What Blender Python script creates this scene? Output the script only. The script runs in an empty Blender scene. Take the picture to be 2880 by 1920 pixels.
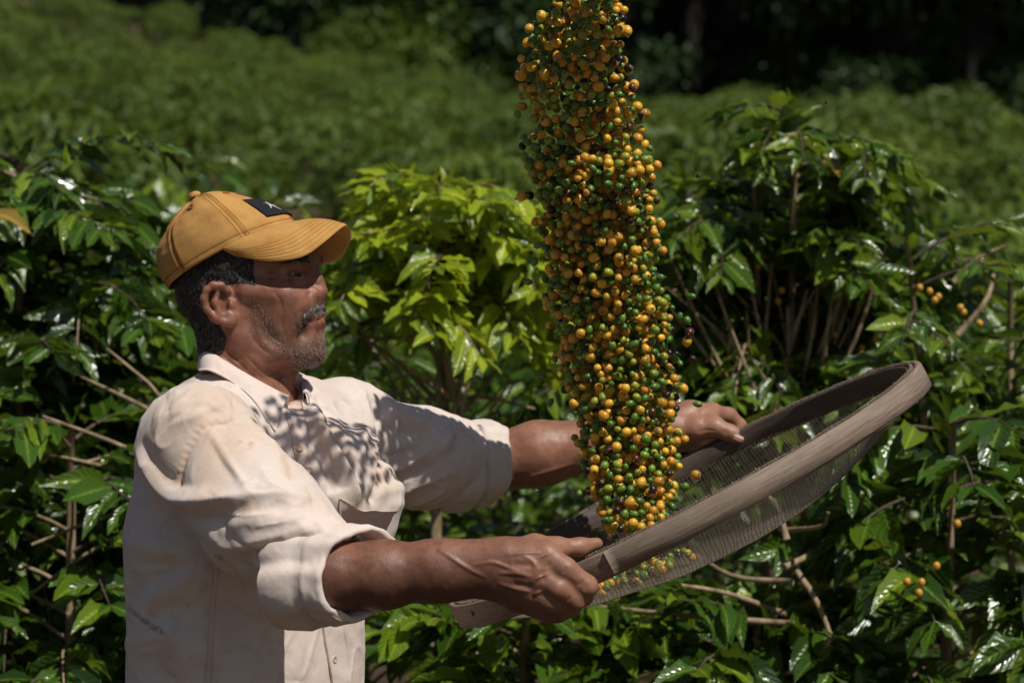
import bpy, bmesh, math, random
import numpy as np
from mathutils import Vector, Matrix
from mathutils.bvhtree import BVHTree

# ------------------------------------------------------------------ camera, sky, sun, exposure
SC = bpy.context.scene
COL = SC.collection
CAM_D = 3.4          # metres from the camera to the man's plane (y = 0)
EYE = 1.45           # camera height
PXM = 0.0005         # metres per photograph pixel in that plane

cam_data = bpy.data.cameras.new('camera')
cam = bpy.data.objects.new('camera', cam_data)
COL.objects.link(cam)
cam.location = (0, -CAM_D, EYE)
cam.rotation_euler = (math.radians(90), 0, 0)
cam_data.sensor_width = 36.0
cam_data.lens = 85.0
cam_data.clip_start = 0.1
cam_data.clip_end = 600
cam_data.dof.use_dof = True
cam_data.dof.focus_distance = 3.25
cam_data.dof.aperture_fstop = 5.6
SC.camera = cam

SUN_DIR = Vector((0.36, -0.44, 0.82)).normalized()      # towards the sun
sun_elev = math.asin(SUN_DIR.z)
sun_azim = math.atan2(SUN_DIR.x, SUN_DIR.y)              # from +Y towards +X
world = bpy.data.worlds.new('World')
SC.world = world
world.use_nodes = True
wn = world.node_tree
sky = wn.nodes.new('ShaderNodeTexSky')
sky.sky_type = 'NISHITA'
sky.sun_disc = False
sky.sun_elevation = sun_elev
sky.sun_rotation = sun_azim
wn.links.new(sky.outputs[0], wn.nodes['Background'].inputs[0])
wn.nodes['Background'].inputs[1].default_value = 0.052

sun_data = bpy.data.lights.new('sun', 'SUN')
sun_data.energy = 4.8
sun_data.angle = math.radians(0.53)
sun_data.color = (1.0, 0.96, 0.90)
sun_ob = bpy.data.objects.new('sun', sun_data)
COL.objects.link(sun_ob)
sun_ob.location = SUN_DIR * 40
sun_ob.rotation_euler = SUN_DIR.to_track_quat('Z', 'Y').to_euler()

SC.view_settings.view_transform = 'Standard'
SC.view_settings.look = 'None'
SC.view_settings.exposure = -0.30
SC.view_settings.gamma = 1.0
SC.view_settings.use_curve_mapping = False
SC.cycles.max_bounces = 6
SC.cycles.transparent_max_bounces = 8

# ------------------------------------------------------------------ small helpers
rng = np.random.default_rng(11)
random.seed(5)

def at(px, py, y):
    """the point of the place seen at photograph pixel (px, py) when it lies at depth y"""
    s = PXM * (CAM_D + y) / CAM_D
    return np.array(((px - 1440) * s, y, EYE + (960 - py) * s))

def project(p):
    p = np.asarray(p)
    s = CAM_D / (CAM_D + p[..., 1]) / PXM
    return np.stack((1440 + p[..., 0] * s, 960 - (p[..., 2] - EYE) * s), -1)

def unit(v):
    v = np.asarray(v, float)
    return v / (np.linalg.norm(v) + 1e-12)

def tag(o, label=None, cat=None, group=None, kind=None):
    if label: o['label'] = label
    if cat: o['category'] = cat
    if group: o['group'] = group
    if kind: o['kind'] = kind
    return o

def link(name, me, parent=None, mats=None):
    o = bpy.data.objects.new(name, me)
    COL.objects.link(o)
    if parent is not None:
        o.parent = parent
    if mats is not None and me is not None:
        for m in (mats if isinstance(mats, (list, tuple)) else [mats]):
            me.materials.append(m)
    return o

def empty(name, loc=(0, 0, 0)):
    o = bpy.data.objects.new(name, None)
    COL.objects.link(o)
    o.location = loc
    o.empty_display_size = 0.05
    return o

def make_mesh(name, V, F, smooth=True, mat_index=None):
    """V: n x 3 array, F: list/array of polygons (all same length array, or a list)"""
    me = bpy.data.meshes.new(name)
    V = np.asarray(V, np.float32)
    if isinstance(F, np.ndarray):
        n, k = F.shape
        me.vertices.add(len(V)); me.vertices.foreach_set('co', V.ravel())
        me.loops.add(n * k); me.loops.foreach_set('vertex_index', F.astype(np.int32).ravel())
        me.polygons.add(n)
        me.polygons.foreach_set('loop_start', np.arange(0, n * k, k, dtype=np.int32))
        me.update(calc_edges=True); me.validate()
    else:
        me.from_pydata([tuple(map(float, v)) for v in V], [], [tuple(map(int, f)) for f in F])
        me.update()
    if smooth:
        me.polygons.foreach_set('use_smooth', np.ones(len(me.polygons), bool))
    if mat_index is not None and len(mat_index) == len(me.polygons):
        me.polygons.foreach_set('material_index', np.asarray(mat_index, np.int32))
    me.update()
    return me

class MB:
    """collects pieces of polygons into one mesh"""
    def __init__(s): s.V = []; s.F = []; s.M = []; s.n = 0
    def add(s, V, F, m=0):
        V = np.asarray(V, float)
        s.V.append(V)
        s.F += [tuple(int(i) + s.n for i in f) for f in F]
        s.M += [m] * len(F)
        s.n += len(V)
    def mesh(s, name, smooth=True):
        return make_mesh(name, np.concatenate(s.V), s.F, smooth, s.M)

def grid_faces(nu, nv, close_u=False, close_v=False):
    F = []
    for i in range(nu - (0 if close_u else 1)):
        for j in range(nv - (0 if close_v else 1)):
            a = i * nv + j; b = ((i + 1) % nu) * nv + j
            c = ((i + 1) % nu) * nv + (j + 1) % nv; d = i * nv + (j + 1) % nv
            F.append((a, b, c, d))
    return F

def frames(P):
    """rotation-minimising frames along a polyline"""
    P = np.asarray(P, float)
    T = np.gradient(P, axis=0); T /= np.linalg.norm(T, axis=1)[:, None] + 1e-12
    n = np.cross(T[0], (0, 0, 1.0))
    if np.linalg.norm(n) < 0.1: n = np.cross(T[0], (0, 1.0, 0))
    N = [unit(n)]
    for i in range(1, len(P)):
        v = N[-1] - T[i] * np.dot(N[-1], T[i])
        N.append(unit(v))
    N = np.array(N)
    return T, N, np.cross(T, N)

def tube(P, R, sides=6, cap=True):
    P = np.asarray(P, float); R = np.broadcast_to(np.asarray(R, float), (len(P),))
    T, N, B = frames(P)
    a = np.arange(sides) / sides * 2 * math.pi
    V = (P[:, None] + R[:, None, None] * (np.cos(a)[None, :, None] * N[:, None] + np.sin(a)[None, :, None] * B[:, None])).reshape(-1, 3)
    F = grid_faces(len(P), sides, False, True)
    if cap:
        F.append(tuple(range(sides))[::-1]); F.append(tuple(range((len(P) - 1) * sides, len(P) * sides)))
    return V, F

def resample(P, n, smooth=True):
    """n points along the (Catmull-Rom smoothed) polyline"""
    P = np.asarray(P, float)
    if smooth and len(P) > 2:
        Q = np.vstack((2 * P[0] - P[1], P, 2 * P[-1] - P[-2])); out = []
        for i in range(1, len(Q) - 2):
            t = np.linspace(0, 1, 9)[:-1, None]
            p0, p1, p2, p3 = Q[i - 1], Q[i], Q[i + 1], Q[i + 2]
            out.append(0.5 * (2 * p1 + (p2 - p0) * t + (2 * p0 - 5 * p1 + 4 * p2 - p3) * t ** 2 + (3 * p1 - p0 - 3 * p2 + p3) * t ** 3))
        P = np.vstack(out + [P[-1:]])
    d = np.r_[0, np.cumsum(np.linalg.norm(np.diff(P[:, :3], axis=0), axis=1))]
    u = np.linspace(0, d[-1], n)
    return np.stack([np.interp(u, d, P[:, k]) for k in range(P.shape[1])], 1)

def vnoise(p, scale, seed=0):
    """value noise in -1..1 at points p (n x 3)"""
    q = np.asarray(p, float) * scale + 37.3 + seed * 11.7
    i = np.floor(q).astype(np.int64); f = q - i
    f = f * f * (3 - 2 * f)
    def h(ix, iy, iz):
        n = (ix * 374761393 + iy * 668265263 + iz * 2147483647 + seed * 974711) & 0xffffffff
        n = ((n ^ (n >> 13)) * 1274126177) & 0xffffffff
        n = n ^ (n >> 16)
        return (n & 0xffff) / 32767.5 - 1
    out = 0
    for dx in (0, 1):
        for dy in (0, 1):
            for dz in (0, 1):
                w = (f[:, 0] if dx else 1 - f[:, 0]) * (f[:, 1] if dy else 1 - f[:, 1]) * (f[:, 2] if dz else 1 - f[:, 2])
                out = out + w * h(i[:, 0] + dx, i[:, 1] + dy, i[:, 2] + dz)
    return out

# ------------------------------------------------------------------ distance-field modelling
def d_cone(p, a, b, r1, r2, M=None):
    """round cone from a to b; M scales space (3x3) before measuring"""
    a = np.asarray(a, np.float32); b = np.asarray(b, np.float32)
    if M is not None:
        M = np.asarray(M, np.float32)
        p = p @ M.T; a = M @ a; b = M @ b
    ab = b - a; q = p - a
    t = np.clip((q @ ab) / (ab @ ab + 1e-12), 0, 1)
    return np.linalg.norm(q - t[..., None] * ab, axis=-1) - (r1 + (r2 - r1) * t)

def d_ell(p, c, rad, A):
    """ellipsoid: A rows are its axes"""
    q = (p - np.asarray(c, np.float32)) @ np.asarray(A, np.float32).T
    rad = np.asarray(rad, np.float32)
    k0 = np.linalg.norm(q / rad, axis=-1); k1 = np.linalg.norm(q / rad ** 2, axis=-1) + 1e-9
    return k0 * (k0 - 1) / k1

def smin(a, b, k):
    h = np.maximum(k - np.abs(a - b), 0) / k
    return np.minimum(a, b) - h * h * k * 0.25

class Field:
    def __init__(s): s.ops = []
    def cone(s, a, b, r1, r2=None, k=0.01, sub=False, M=None):
        a = np.asarray(a, float); b = np.asarray(b, float); r2 = r1 if r2 is None else r2
        R = max(r1, r2) * (1 if M is None else 1.9)
        s.ops.append((lambda p: d_cone(p, a, b, r1, r2, M), np.minimum(a, b) - R, np.maximum(a, b) + R, k, sub))
    def ell(s, c, rad, A=np.eye(3), k=0.01, sub=False):
        c = np.asarray(c, float); R = max(rad)
        s.ops.append((lambda p: d_ell(p, c, rad, A), c - R, c + R, k, sub))
    def chain(s, pts, radii, k=0.01, sub=False):
        for i in range(len(pts) - 1):
            s.cone(pts[i], pts[i + 1], radii[i], radii[i + 1], k, sub)
    def full(s, p):
        d = np.full(p.shape[:-1], 1.0, np.float32)
        for f, lo, hi, k, sub in s.ops:
            e = f(p)
            d = -smin(-d, e, k) if sub else smin(d, e, k)
        return d
    def blocks(s, P, cen, rad):
        d = np.full(P.shape[:-1], 0.5, np.float32)
        for f, lo, hi, k, sub in s.ops:
            m = np.all((cen > lo - 1.6 * k - rad - .010) & (cen < hi + 1.6 * k + rad + .010), axis=1)
            if not m.any(): continue
            e = f(P[m]); dm = d[m]
            d[m] = -smin(-dm, e, k) if sub else smin(dm, e, k)
        return d

def mesh_field(fld, lo, hi, h, sub=4, relax=2):
    """sparse surface nets of a Field; returns vertices and quads"""
    lo = np.asarray(lo, float); hi = np.asarray(hi, float)
    H = h * sub
    big = sorted([o for o in fld.ops if not o[4] and o[3] >= .018], key=lambda o: -o[3])   # broad blends first
    fld.ops = big + [o for o in fld.ops if o[4] or o[3] < .018]
    n = np.ceil((hi - lo) / H).astype(int)
    I = np.stack(np.meshgrid(*[np.arange(k) for k in n], indexing='ij'), -1).reshape(-1, 3)
    cen = (lo + (I + 0.5) * H).astype(np.float32)
    d = np.concatenate([fld.full(c) for c in np.array_split(cen, max(1, len(cen) // 200000))])
    act = np.abs(d) < H * 2.3
    I = I[act]; cen = cen[act]
    s1 = sub + 1
    off = np.stack(np.meshgrid(*[np.arange(s1)] * 3, indexing='ij'), -1)
    verts = []; vkey = []; quads = []
    NF = n * sub + 2
    key = lambda c: (c[..., 0] * NF[1] + c[..., 1]) * NF[2] + c[..., 2]
    store = []
    seen = set((I @ np.array((1, 4096, 4096 * 4096))).tolist())
    todo = [I[q] for q in np.array_split(np.arange(len(I)), max(1, len(I) // 6000))]
    while todo:
        Ib = todo.pop()
        G = Ib[:, None, None, None, :] * sub + off[None]
        P = (lo + G * h).astype(np.float32)
        val = fld.blocks(P, (lo + (Ib + 0.5) * H).astype(np.float32), H * 0.9)
        sgn = val < 0
        new = []
        for ax in range(3):                               # follow the surface into blocks not yet visited
            for e, st in ((0, -1), (sub, 1)):
                fc = np.take(sgn, e, axis=ax + 1).reshape(len(Ib), -1)
                J = Ib[fc.any(1) & ~fc.all(1)].copy(); J[:, ax] += st
                for j in J[np.all((J >= 0) & (J < n), axis=1)].tolist():
                    kk = j[0] + j[1] * 4096 + j[2] * 4096 * 4096
                    if kk not in seen: seen.add(kk); new.append(j)
        if new: todo.append(np.array(new))
        c8 = np.stack([val[:, a:a + sub, b:b + sub, c:c + sub] for a in (0, 1) for b in (0, 1) for c in (0, 1)], -1)
        neg = c8 < 0
        m = neg.any(-1) & ~neg.all(-1)
        if m.any():
            cc = c8[m]; acc = np.zeros((len(cc), 3)); cnt = np.zeros(len(cc))
            corner = np.array([(a, b, c) for a in (0, 1) for b in (0, 1) for c in (0, 1)], float)
            for i in range(8):
                for j in range(i + 1, 8):
                    if np.abs(corner[i] - corner[j]).sum() != 1: continue
                    x = (cc[:, i] < 0) != (cc[:, j] < 0)
                    t = cc[x, i] / (cc[x, i] - cc[x, j])
                    acc[x] += corner[i] + t[:, None] * (corner[j] - corner[i]); cnt[x] += 1
            g = G[:, :sub, :sub, :sub][m]
            verts.append(lo + (g + acc / cnt[:, None]) * h); vkey.append(key(g))
        for ax in range(3):
            a = val[:, :sub, :sub, :sub]
            sl = [slice(0, sub)] * 3; sl[ax] = slice(1, sub + 1)
            b = val[:, sl[0], sl[1], sl[2]]
            x = (a < 0) != (b < 0)
            if x.any():
                store.append((G[:, :sub, :sub, :sub][x], ax, (a < 0)[x]))
    V = np.concatenate(verts); K = np.concatenate(vkey)
    order = np.argsort(K); V = V[order]; K = K[order]
    Q = []
    for g, ax, inside in store:
        u, w = [(1, 2), (2, 0), (0, 1)][ax]
        eu = np.zeros(3, int); eu[u] = 1; ew = np.zeros(3, int); ew[w] = 1
        cs = [g - eu - ew, g - ew, g, g - eu]
        ks = np.stack([key(c) for c in cs], -1)
        idx = np.searchsorted(K, ks); idx = np.minimum(idx, len(K) - 1)
        ok = (K[idx] == ks).all(-1)
        q = idx[ok]; fl = ~inside[ok]
        q[fl] = q[fl][:, ::-1]
        Q.append(q)
    Q = np.concatenate(Q)
    for _ in range(relax):
        V = laplace(V, Q, 0.5)
    return V, Q

def laplace(V, Q, amt):
    acc = np.zeros_like(V); cnt = np.zeros(len(V))
    for a, b in ((0, 1), (1, 2), (2, 3), (3, 0)):
        i, j = Q[:, a], Q[:, b]
        for k in range(3):
            acc[:, k] += np.bincount(i, V[j, k], len(V)) + np.bincount(j, V[i, k], len(V))
        cnt += np.bincount(i, minlength=len(V)) + np.bincount(j, minlength=len(V))
    return V + amt * (acc / np.maximum(cnt, 1)[:, None] - V)

def vnormals(V, Q):
    n = np.cross(V[Q[:, 2]] - V[Q[:, 0]], V[Q[:, 3]] - V[Q[:, 1]])
    N = np.zeros_like(V)
    for c in range(4):
        for k in range(3):
            N[:, k] += np.bincount(Q[:, c], n[:, k], len(V))
    return N / (np.linalg.norm(N, axis=1)[:, None] + 1e-12)

def seg_dist(P, L):
    """distance of points P to polyline L and the parameter 0..1 along it"""
    best = np.full(len(P), 9.0); par = np.zeros(len(P)); m = len(L) - 1
    for i in range(m):
        a, b = L[i], L[i + 1]; ab = b - a
        t = np.clip(((P - a) @ ab) / (ab @ ab + 1e-12), 0, 1)
        d = np.linalg.norm(P - a - t[:, None] * ab, axis=1)
        x = d < best
        best[x] = d[x]; par[x] = (i + t[x]) / m
    return best, par

class Skin:
    """a surface that can be hit from the camera; used to place seams, folds, pockets on it"""
    def __init__(s, V, Q):
        s.V = V; s.N = vnormals(V, Q)
        s.bvh = BVHTree.FromPolygons([tuple(v) for v in V.tolist()], [tuple(q) for q in Q.tolist()])
        s.cam = Vector((0, -CAM_D, EYE))
    def hit(s, px, py, ymin=-9):
        t = Vector(at(px, py, 0)); d = (t - s.cam).normalized()
        h = s.bvh.ray_cast(s.cam + d * 2.0, d)
        while h[0] is not None and (h[0].y < ymin or h[1].y > .05):
            h = s.bvh.ray_cast(h[0] + d * .001, d)
        return (None, None) if h[0] is None else (np.array(h[0]), np.array(h[1]))
    def line(s, pts, n=None):
        pts = resample(np.array(pts, float), n or max(4, len(pts) * 4))
        out = [s.hit(x, y)[0] for x, y in pts]
        return np.array([o for o in out if o is not None])

def fold(V, N, L, w, amp, taper=True, sharp=2.0):
    """raise (amp > 0) or sink a soft ridge along the 3-D polyline L"""
    if len(L) < 2: return V
    lo = L.min(0) - 3 * w; hi = L.max(0) + 3 * w
    m = np.all((V > lo) & (V < hi), axis=1)
    if not m.any(): return V
    d, t = seg_dist(V[m], L)
    g = np.exp(-(d / w) ** sharp)
    if taper: g = g * np.sin(np.clip(t, 0.0, 1) * math.pi) ** 0.5
    V = V.copy(); V[m] += N[m] * (g * amp)[:, None]
    return V

def set_attr(me, name, data):
    a = me.attributes.new(name, 'FLOAT', 'POINT')
    a.data.foreach_set('value', np.asarray(data, np.float32))

def set_color(me, name, data):
    a = me.attributes.new(name, 'FLOAT_COLOR', 'POINT')
    d = np.ones((len(data), 4), np.float32); d[:, :3] = data
    a.data.foreach_set('color', d.ravel())

# ------------------------------------------------------------------ material helpers
class NT:
    def __init__(s, name):
        s.m = bpy.data.materials.new(name); s.m.use_nodes = True
        s.t = s.m.node_tree; s.b = s.t.nodes['Principled BSDF']
    def n(s, kind, **kw):
        o = s.t.nodes.new(kind)
        for k, v in kw.items(): setattr(o, k, v)
        return o
    def l(s, a, b): s.t.links.new(a, b)
    def val(s, sock, v):
        if isinstance(v, bpy.types.NodeSocket): s.l(v, sock)
        else: sock.default_value = v
    def coord(s, which='Object'):
        return s.n('ShaderNodeTexCoord').outputs[which]
    def mapping(s, vec, scale=(1, 1, 1), rot=(0, 0, 0)):
        o = s.n('ShaderNodeMapping'); s.l(vec, o.inputs['Vector'])
        o.inputs['Scale'].default_value = scale; o.inputs['Rotation'].default_value = rot
        return o.outputs[0]
    def noise(s, vec, scale, detail=3, rough=0.55, dist=0.0):
        o = s.n('ShaderNodeTexNoise'); s.l(vec, o.inputs['Vector'])
        o.inputs['Scale'].default_value = scale; o.inputs['Detail'].default_value = detail
        o.inputs['Roughness'].default_value = rough; o.inputs['Distortion'].default_value = dist
        return o.outputs[0]
    def ramp(s, f, stops):
        o = s.n('ShaderNodeValToRGB'); s.l(f, o.inputs[0])
        e = o.color_ramp.elements
        while len(e) < len(stops): e.new(0.5)
        for q, (p, c) in zip(e, stops):
            q.position = p; q.color = tuple(c) + (1,) if len(c) == 3 else c
        return o.outputs[0]
    def mix(s, f, a, b, mode='MIX'):
        o = s.n('ShaderNodeMix', data_type='RGBA', blend_type=mode)
        s.val(o.inputs[0], f)
        for sock, v in ((o.inputs[6], a), (o.inputs[7], b)):
            s.val(sock, v if isinstance(v, bpy.types.NodeSocket) else tuple(v) + (1,))
        return o.outputs[2]
    def math(s, op, a, b=0.0):
        o = s.n('ShaderNodeMath', operation=op)
        s.val(o.inputs[0], a); s.val(o.inputs[1], b)
        return o.outputs[0]
    def attr(s, name, col=False):
        o = s.n('ShaderNodeAttribute', attribute_name=name)
        return o.outputs['Color' if col else 'Fac']
    def bump(s, h, strength, dist, prev=None):
        o = s.n('ShaderNodeBump'); s.l(h, o.inputs['Height'])
        o.inputs['Strength'].default_value = strength; o.inputs['Distance'].default_value = dist
        if prev is not None: s.l(prev, o.inputs['Normal'])
        return o.outputs[0]
    def out(s, color=None, rough=None, spec=None, normal=None, **kw):
        for sock, v in (('Base Color', color), ('Roughness', rough), ('Specular IOR Level', spec), ('Normal', normal)):
            if v is None: continue
            if isinstance(v, tuple) and len(v) == 3: v = v + (1,)
            s.val(s.b.inputs[sock], v)
        for k, v in kw.items(): s.val(s.b.inputs[k.replace('_', ' ')], v)
        return s.m

def plain(name, color, rough=0.6, spec=0.4):
    return NT(name).out(tuple(color), rough, spec)
# ================================================================== GROUND, COFFEE BUSHES, FOREST
def ground_h(x, y):
    x = np.asarray(x, float); y = np.asarray(y, float)
    far = np.clip(y - 118, 0, 90) * .55
    side = np.where(x < 0, -.25 * np.clip(x, -40, 0), -.062 * np.clip(x, 0, 60)) * np.clip((y - 9) / 96, 0, 1.25)
    return .1085 * np.clip(y - 4.5, 0, 116) + side + far
def mat_soil():
    m = NT('soil'); co = m.coord()
    n = m.noise(co, 2.2, 6, .65); n2 = m.noise(co, 24, 4)
    c = m.ramp(n, [(.3, (.040, .025, .016)), (.6, (.095, .062, .038)), (.8, (.15, .10, .064))])
    c = m.mix(m.ramp(n2, [(.55, (0, 0, 0)), (.7, (1, 1, 1))]), c, (.06, .05, .018))
    return m.out(c, .95, .2, m.bump(n2, .7, .05))
xs = np.linspace(-130, 130, 105); ys = np.r_[np.linspace(-60, 0, 13), np.linspace(2, 130, 65), np.linspace(136, 320, 24)]
GX, GY = np.meshgrid(xs, ys, indexing='ij')
GV = np.stack((GX, GY, ground_h(GX, GY)), -1).reshape(-1, 3)
GV[:, 2] += vnoise(GV, .9, 201) * .04
ground = link('ground', make_mesh('ground', GV, [f[::-1] for f in grid_faces(len(xs), len(ys))]), None, mat_soil())
tag(ground, kind='structure')

def mat_leaf(name, dark, mid, light, transl, rough=.30, spec=.5, by_bush=False):
    m = NT(name)
    oi = m.n('ShaderNodeObjectInfo')
    tone = m.math('ADD', m.attr('tone'), m.math('MULTIPLY', oi.outputs['Random'], .9))
    tone = m.math('FRACT', tone) if not by_bush else m.math('ADD', m.math('MULTIPLY', m.attr('tone'), .45), m.math('MULTIPLY', oi.outputs['Random'], .6))
    c = m.ramp(tone, [(.0, dark), (.5, mid), (.82, mid), (1.0, light)])
    uv = m.n('ShaderNodeSeparateXYZ'); m.l(m.attr('lv', True), uv.inputs[0])
    av = m.math('ABSOLUTE', uv.outputs[1])
    vein = m.math('SINE', m.math('ADD', m.math('MULTIPLY', uv.outputs[0], 52.0), m.math('MULTIPLY', av, -13.0)))
    rib = m.math('POWER', m.math('SUBTRACT', 1.0, av), 14.0)
    c = m.mix(m.math('MULTIPLY', rib, .55), c, tuple(min(1, x * 2.2 + .02) for x in light))
    c = m.mix(m.math('MULTIPLY', m.ramp(m.noise(m.coord(), 46, 3), [(.66, (0, 0, 0)), (.76, (1, 1, 1))]), .35), c, (.10, .075, .02))
    nrm = m.bump(m.math('ADD', m.math('MULTIPLY', vein, .5), rib), .55, .0016)
    m.out(c, m.ramp(m.noise(m.coord(), 30, 2), [(.3, (rough - .06,) * 3), (.7, (rough + .12,) * 3)]), spec, nrm)
    t = m.n('ShaderNodeBsdfTranslucent'); m.l(m.mix(.0, tuple(min(1, x * 1.5) for x in light), light), t.inputs[0]); m.l(nrm, t.inputs['Normal'])
    ms = m.n('ShaderNodeMixShader'); ms.inputs[0].default_value = transl
    m.l(m.b.outputs[0], ms.inputs[1]); m.l(t.outputs[0], ms.inputs[2])
    m.l(ms.outputs[0], m.t.nodes['Material Output'].inputs['Surface'])
    return m.m
LEAF = mat_leaf('coffee_leaf', (.010, .030, .004), (.046, .104, .008), (.13, .20, .016), .17, .19, .8)
LEAF_MID = mat_leaf('fresh_coffee_leaf', (.040, .088, .006), (.115, .185, .011), (.24, .31, .020), .22, .20, .8)
LEAF_YOUNG = mat_leaf('young_yellow_leaf', (.16, .235, .010), (.32, .41, .018), (.50, .54, .030), .28, .22, .8)
LEAF_FIELD = mat_leaf('hillside_leaf', (.018, .042, .005), (.074, .122, .012), (.17, .215, .022), .14, .42, .30, True)
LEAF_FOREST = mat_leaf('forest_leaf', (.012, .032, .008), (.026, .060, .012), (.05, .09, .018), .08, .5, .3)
DRY = mat_leaf('dry_leaf', (.16, .10, .025), (.30, .20, .04), (.42, .30, .06), .2)
def mat_bark(name, a, b):
    m = NT(name); co = m.coord()
    n = m.noise(m.mapping(co, (1, 1, .25)), 60, 4)
    return m.out(m.ramp(n, [(.35, a), (.7, b)]), .85, .25, m.bump(n, .6, .004))
BARK = mat_bark('tan_bark', (.20, .135, .075), (.44, .33, .21))
BARK_DARK = mat_bark('grey_bark', (.05, .036, .024), (.15, .11, .075))

def leaf_shape(L, Wd, droop, fold_, wave, seed, ns=6):
    """wavy pointed coffee leaf along +X, upper face +Z; returns vertices, faces, (u, v)"""
    V = []; uv = []
    for i in range(ns + 1):
        u = i / ns
        w = Wd * (math.sin(math.pi * min(1, u ** .82)) ** .80) * (1 - .25 * u)
        if i == ns: w = .0004
        if i == 0: w = .0012
        x = L * (u - .10 * droop * u * u); z = -L * droop * .55 * u * u
        for v in (-1, -.5, 0, .5, 1):
            wv = wave * math.sin(u * 21 + seed + (1.6 if v > 0 else 0)) * abs(v) ** 2 * min(1, 4 * u * (1 - u) + .1)
            V.append((x, v * w * .5 * math.cos(fold_ * abs(v)), z + abs(v) * w * .5 * math.sin(fold_) + wv)); uv.append((u, v, 0))
    F = []
    for i in range(ns):
        for j in range(4):
            a = i * 5 + j
            F.append((a, a + 5, a + 6, a + 1))
    return np.array(V), F, np.array(uv, float)
LEAVES = [leaf_shape(1, .43, d, f, w, s) for d, f, w, s in ((.30, .30, .052, 0), (.55, .45, .060, 1), (.10, .20, .048, 2), (.80, .50, .052, 3), (.35, .10, .062, 4))]
def simple_leaf(d):
    V = np.array([(0, 0, 0), (.34, .17, -.05 * d + .04), (.36, 0, -.07 * d), (.34, -.17, -.05 * d + .04), (.72, .12, -.28 * d + .02), (.74, 0, -.30 * d - .02), (.72, -.12, -.28 * d + .02), (1, 0, -.62 * d)])
    F = [(0, 2, 1), (0, 3, 2), (1, 2, 5, 4), (2, 3, 6, 5), (4, 5, 7), (5, 6, 7)]
    return V, F, np.stack((V[:, 0], np.sign(V[:, 1]), V[:, 0] * 0), 1)
SIMPLE = [simple_leaf(.4), simple_leaf(.9)]

def leaf_mesh(name, shape, mats, tone=None):
    V, F, uv = shape
    me = make_mesh(name, V, F, True); set_color(me, 'lv', uv); set_attr(me, 'tone', np.full(len(V), .0 if tone is None else tone))
    for m in mats: me.materials.append(m)
    return me
def leaf_cloud(name, items, shapes, mats, extra=None):
    """items: (pos, R 3x3, size, shape index, tone, material); all in one mesh"""
    Vs = []; Fs = []; T = []; UV = []; M = []; n0 = 0
    by = {}
    for it in items: by.setdefault((it[3], it[5]), []).append(it)
    for (s, mi), its in by.items():
        V, F, uv = shapes[s]
        P = np.array([i[0] for i in its]); R = np.array([i[1] for i in its]); S = np.array([i[2] for i in its])
        W = np.einsum('nij,vj->nvi', R, V) * S[:, None, None] + P[:, None]
        n = len(its); Vs.append(W.reshape(-1, 3)); UV.append(np.tile(uv, (n, 1))); T.append(np.repeat([i[4] for i in its], len(V)))
        for k in range(n):
            o = n0 + k * len(V); Fs += [tuple(a + o for a in f) for f in F]
        M += [mi] * (n * len(F)); n0 += n * len(V)
    if extra is not None:
        V, F, mi = extra
        Vs.append(V); Fs += [tuple(a + n0 for a in f) for f in F]; M += [mi] * len(F); T.append(np.zeros(len(V))); UV.append(np.zeros((len(V), 3)))
    me = make_mesh(name, np.concatenate(Vs), Fs, True, M)
    set_color(me, 'lv', np.concatenate(UV)); set_attr(me, 'tone', np.concatenate(T))
    for m in mats: me.materials.append(m)
    return me

def basis(d, up, roll):
    """columns: leaf direction, side, face normal"""
    d = unit(d); n = unit(up - d * np.dot(up, d)); s = np.cross(n, d)
    c, q = math.cos(roll), math.sin(roll)
    n2 = n * c + s * q; s2 = np.cross(n2, d)
    return np.stack((d, s2, n2), 1)

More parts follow.
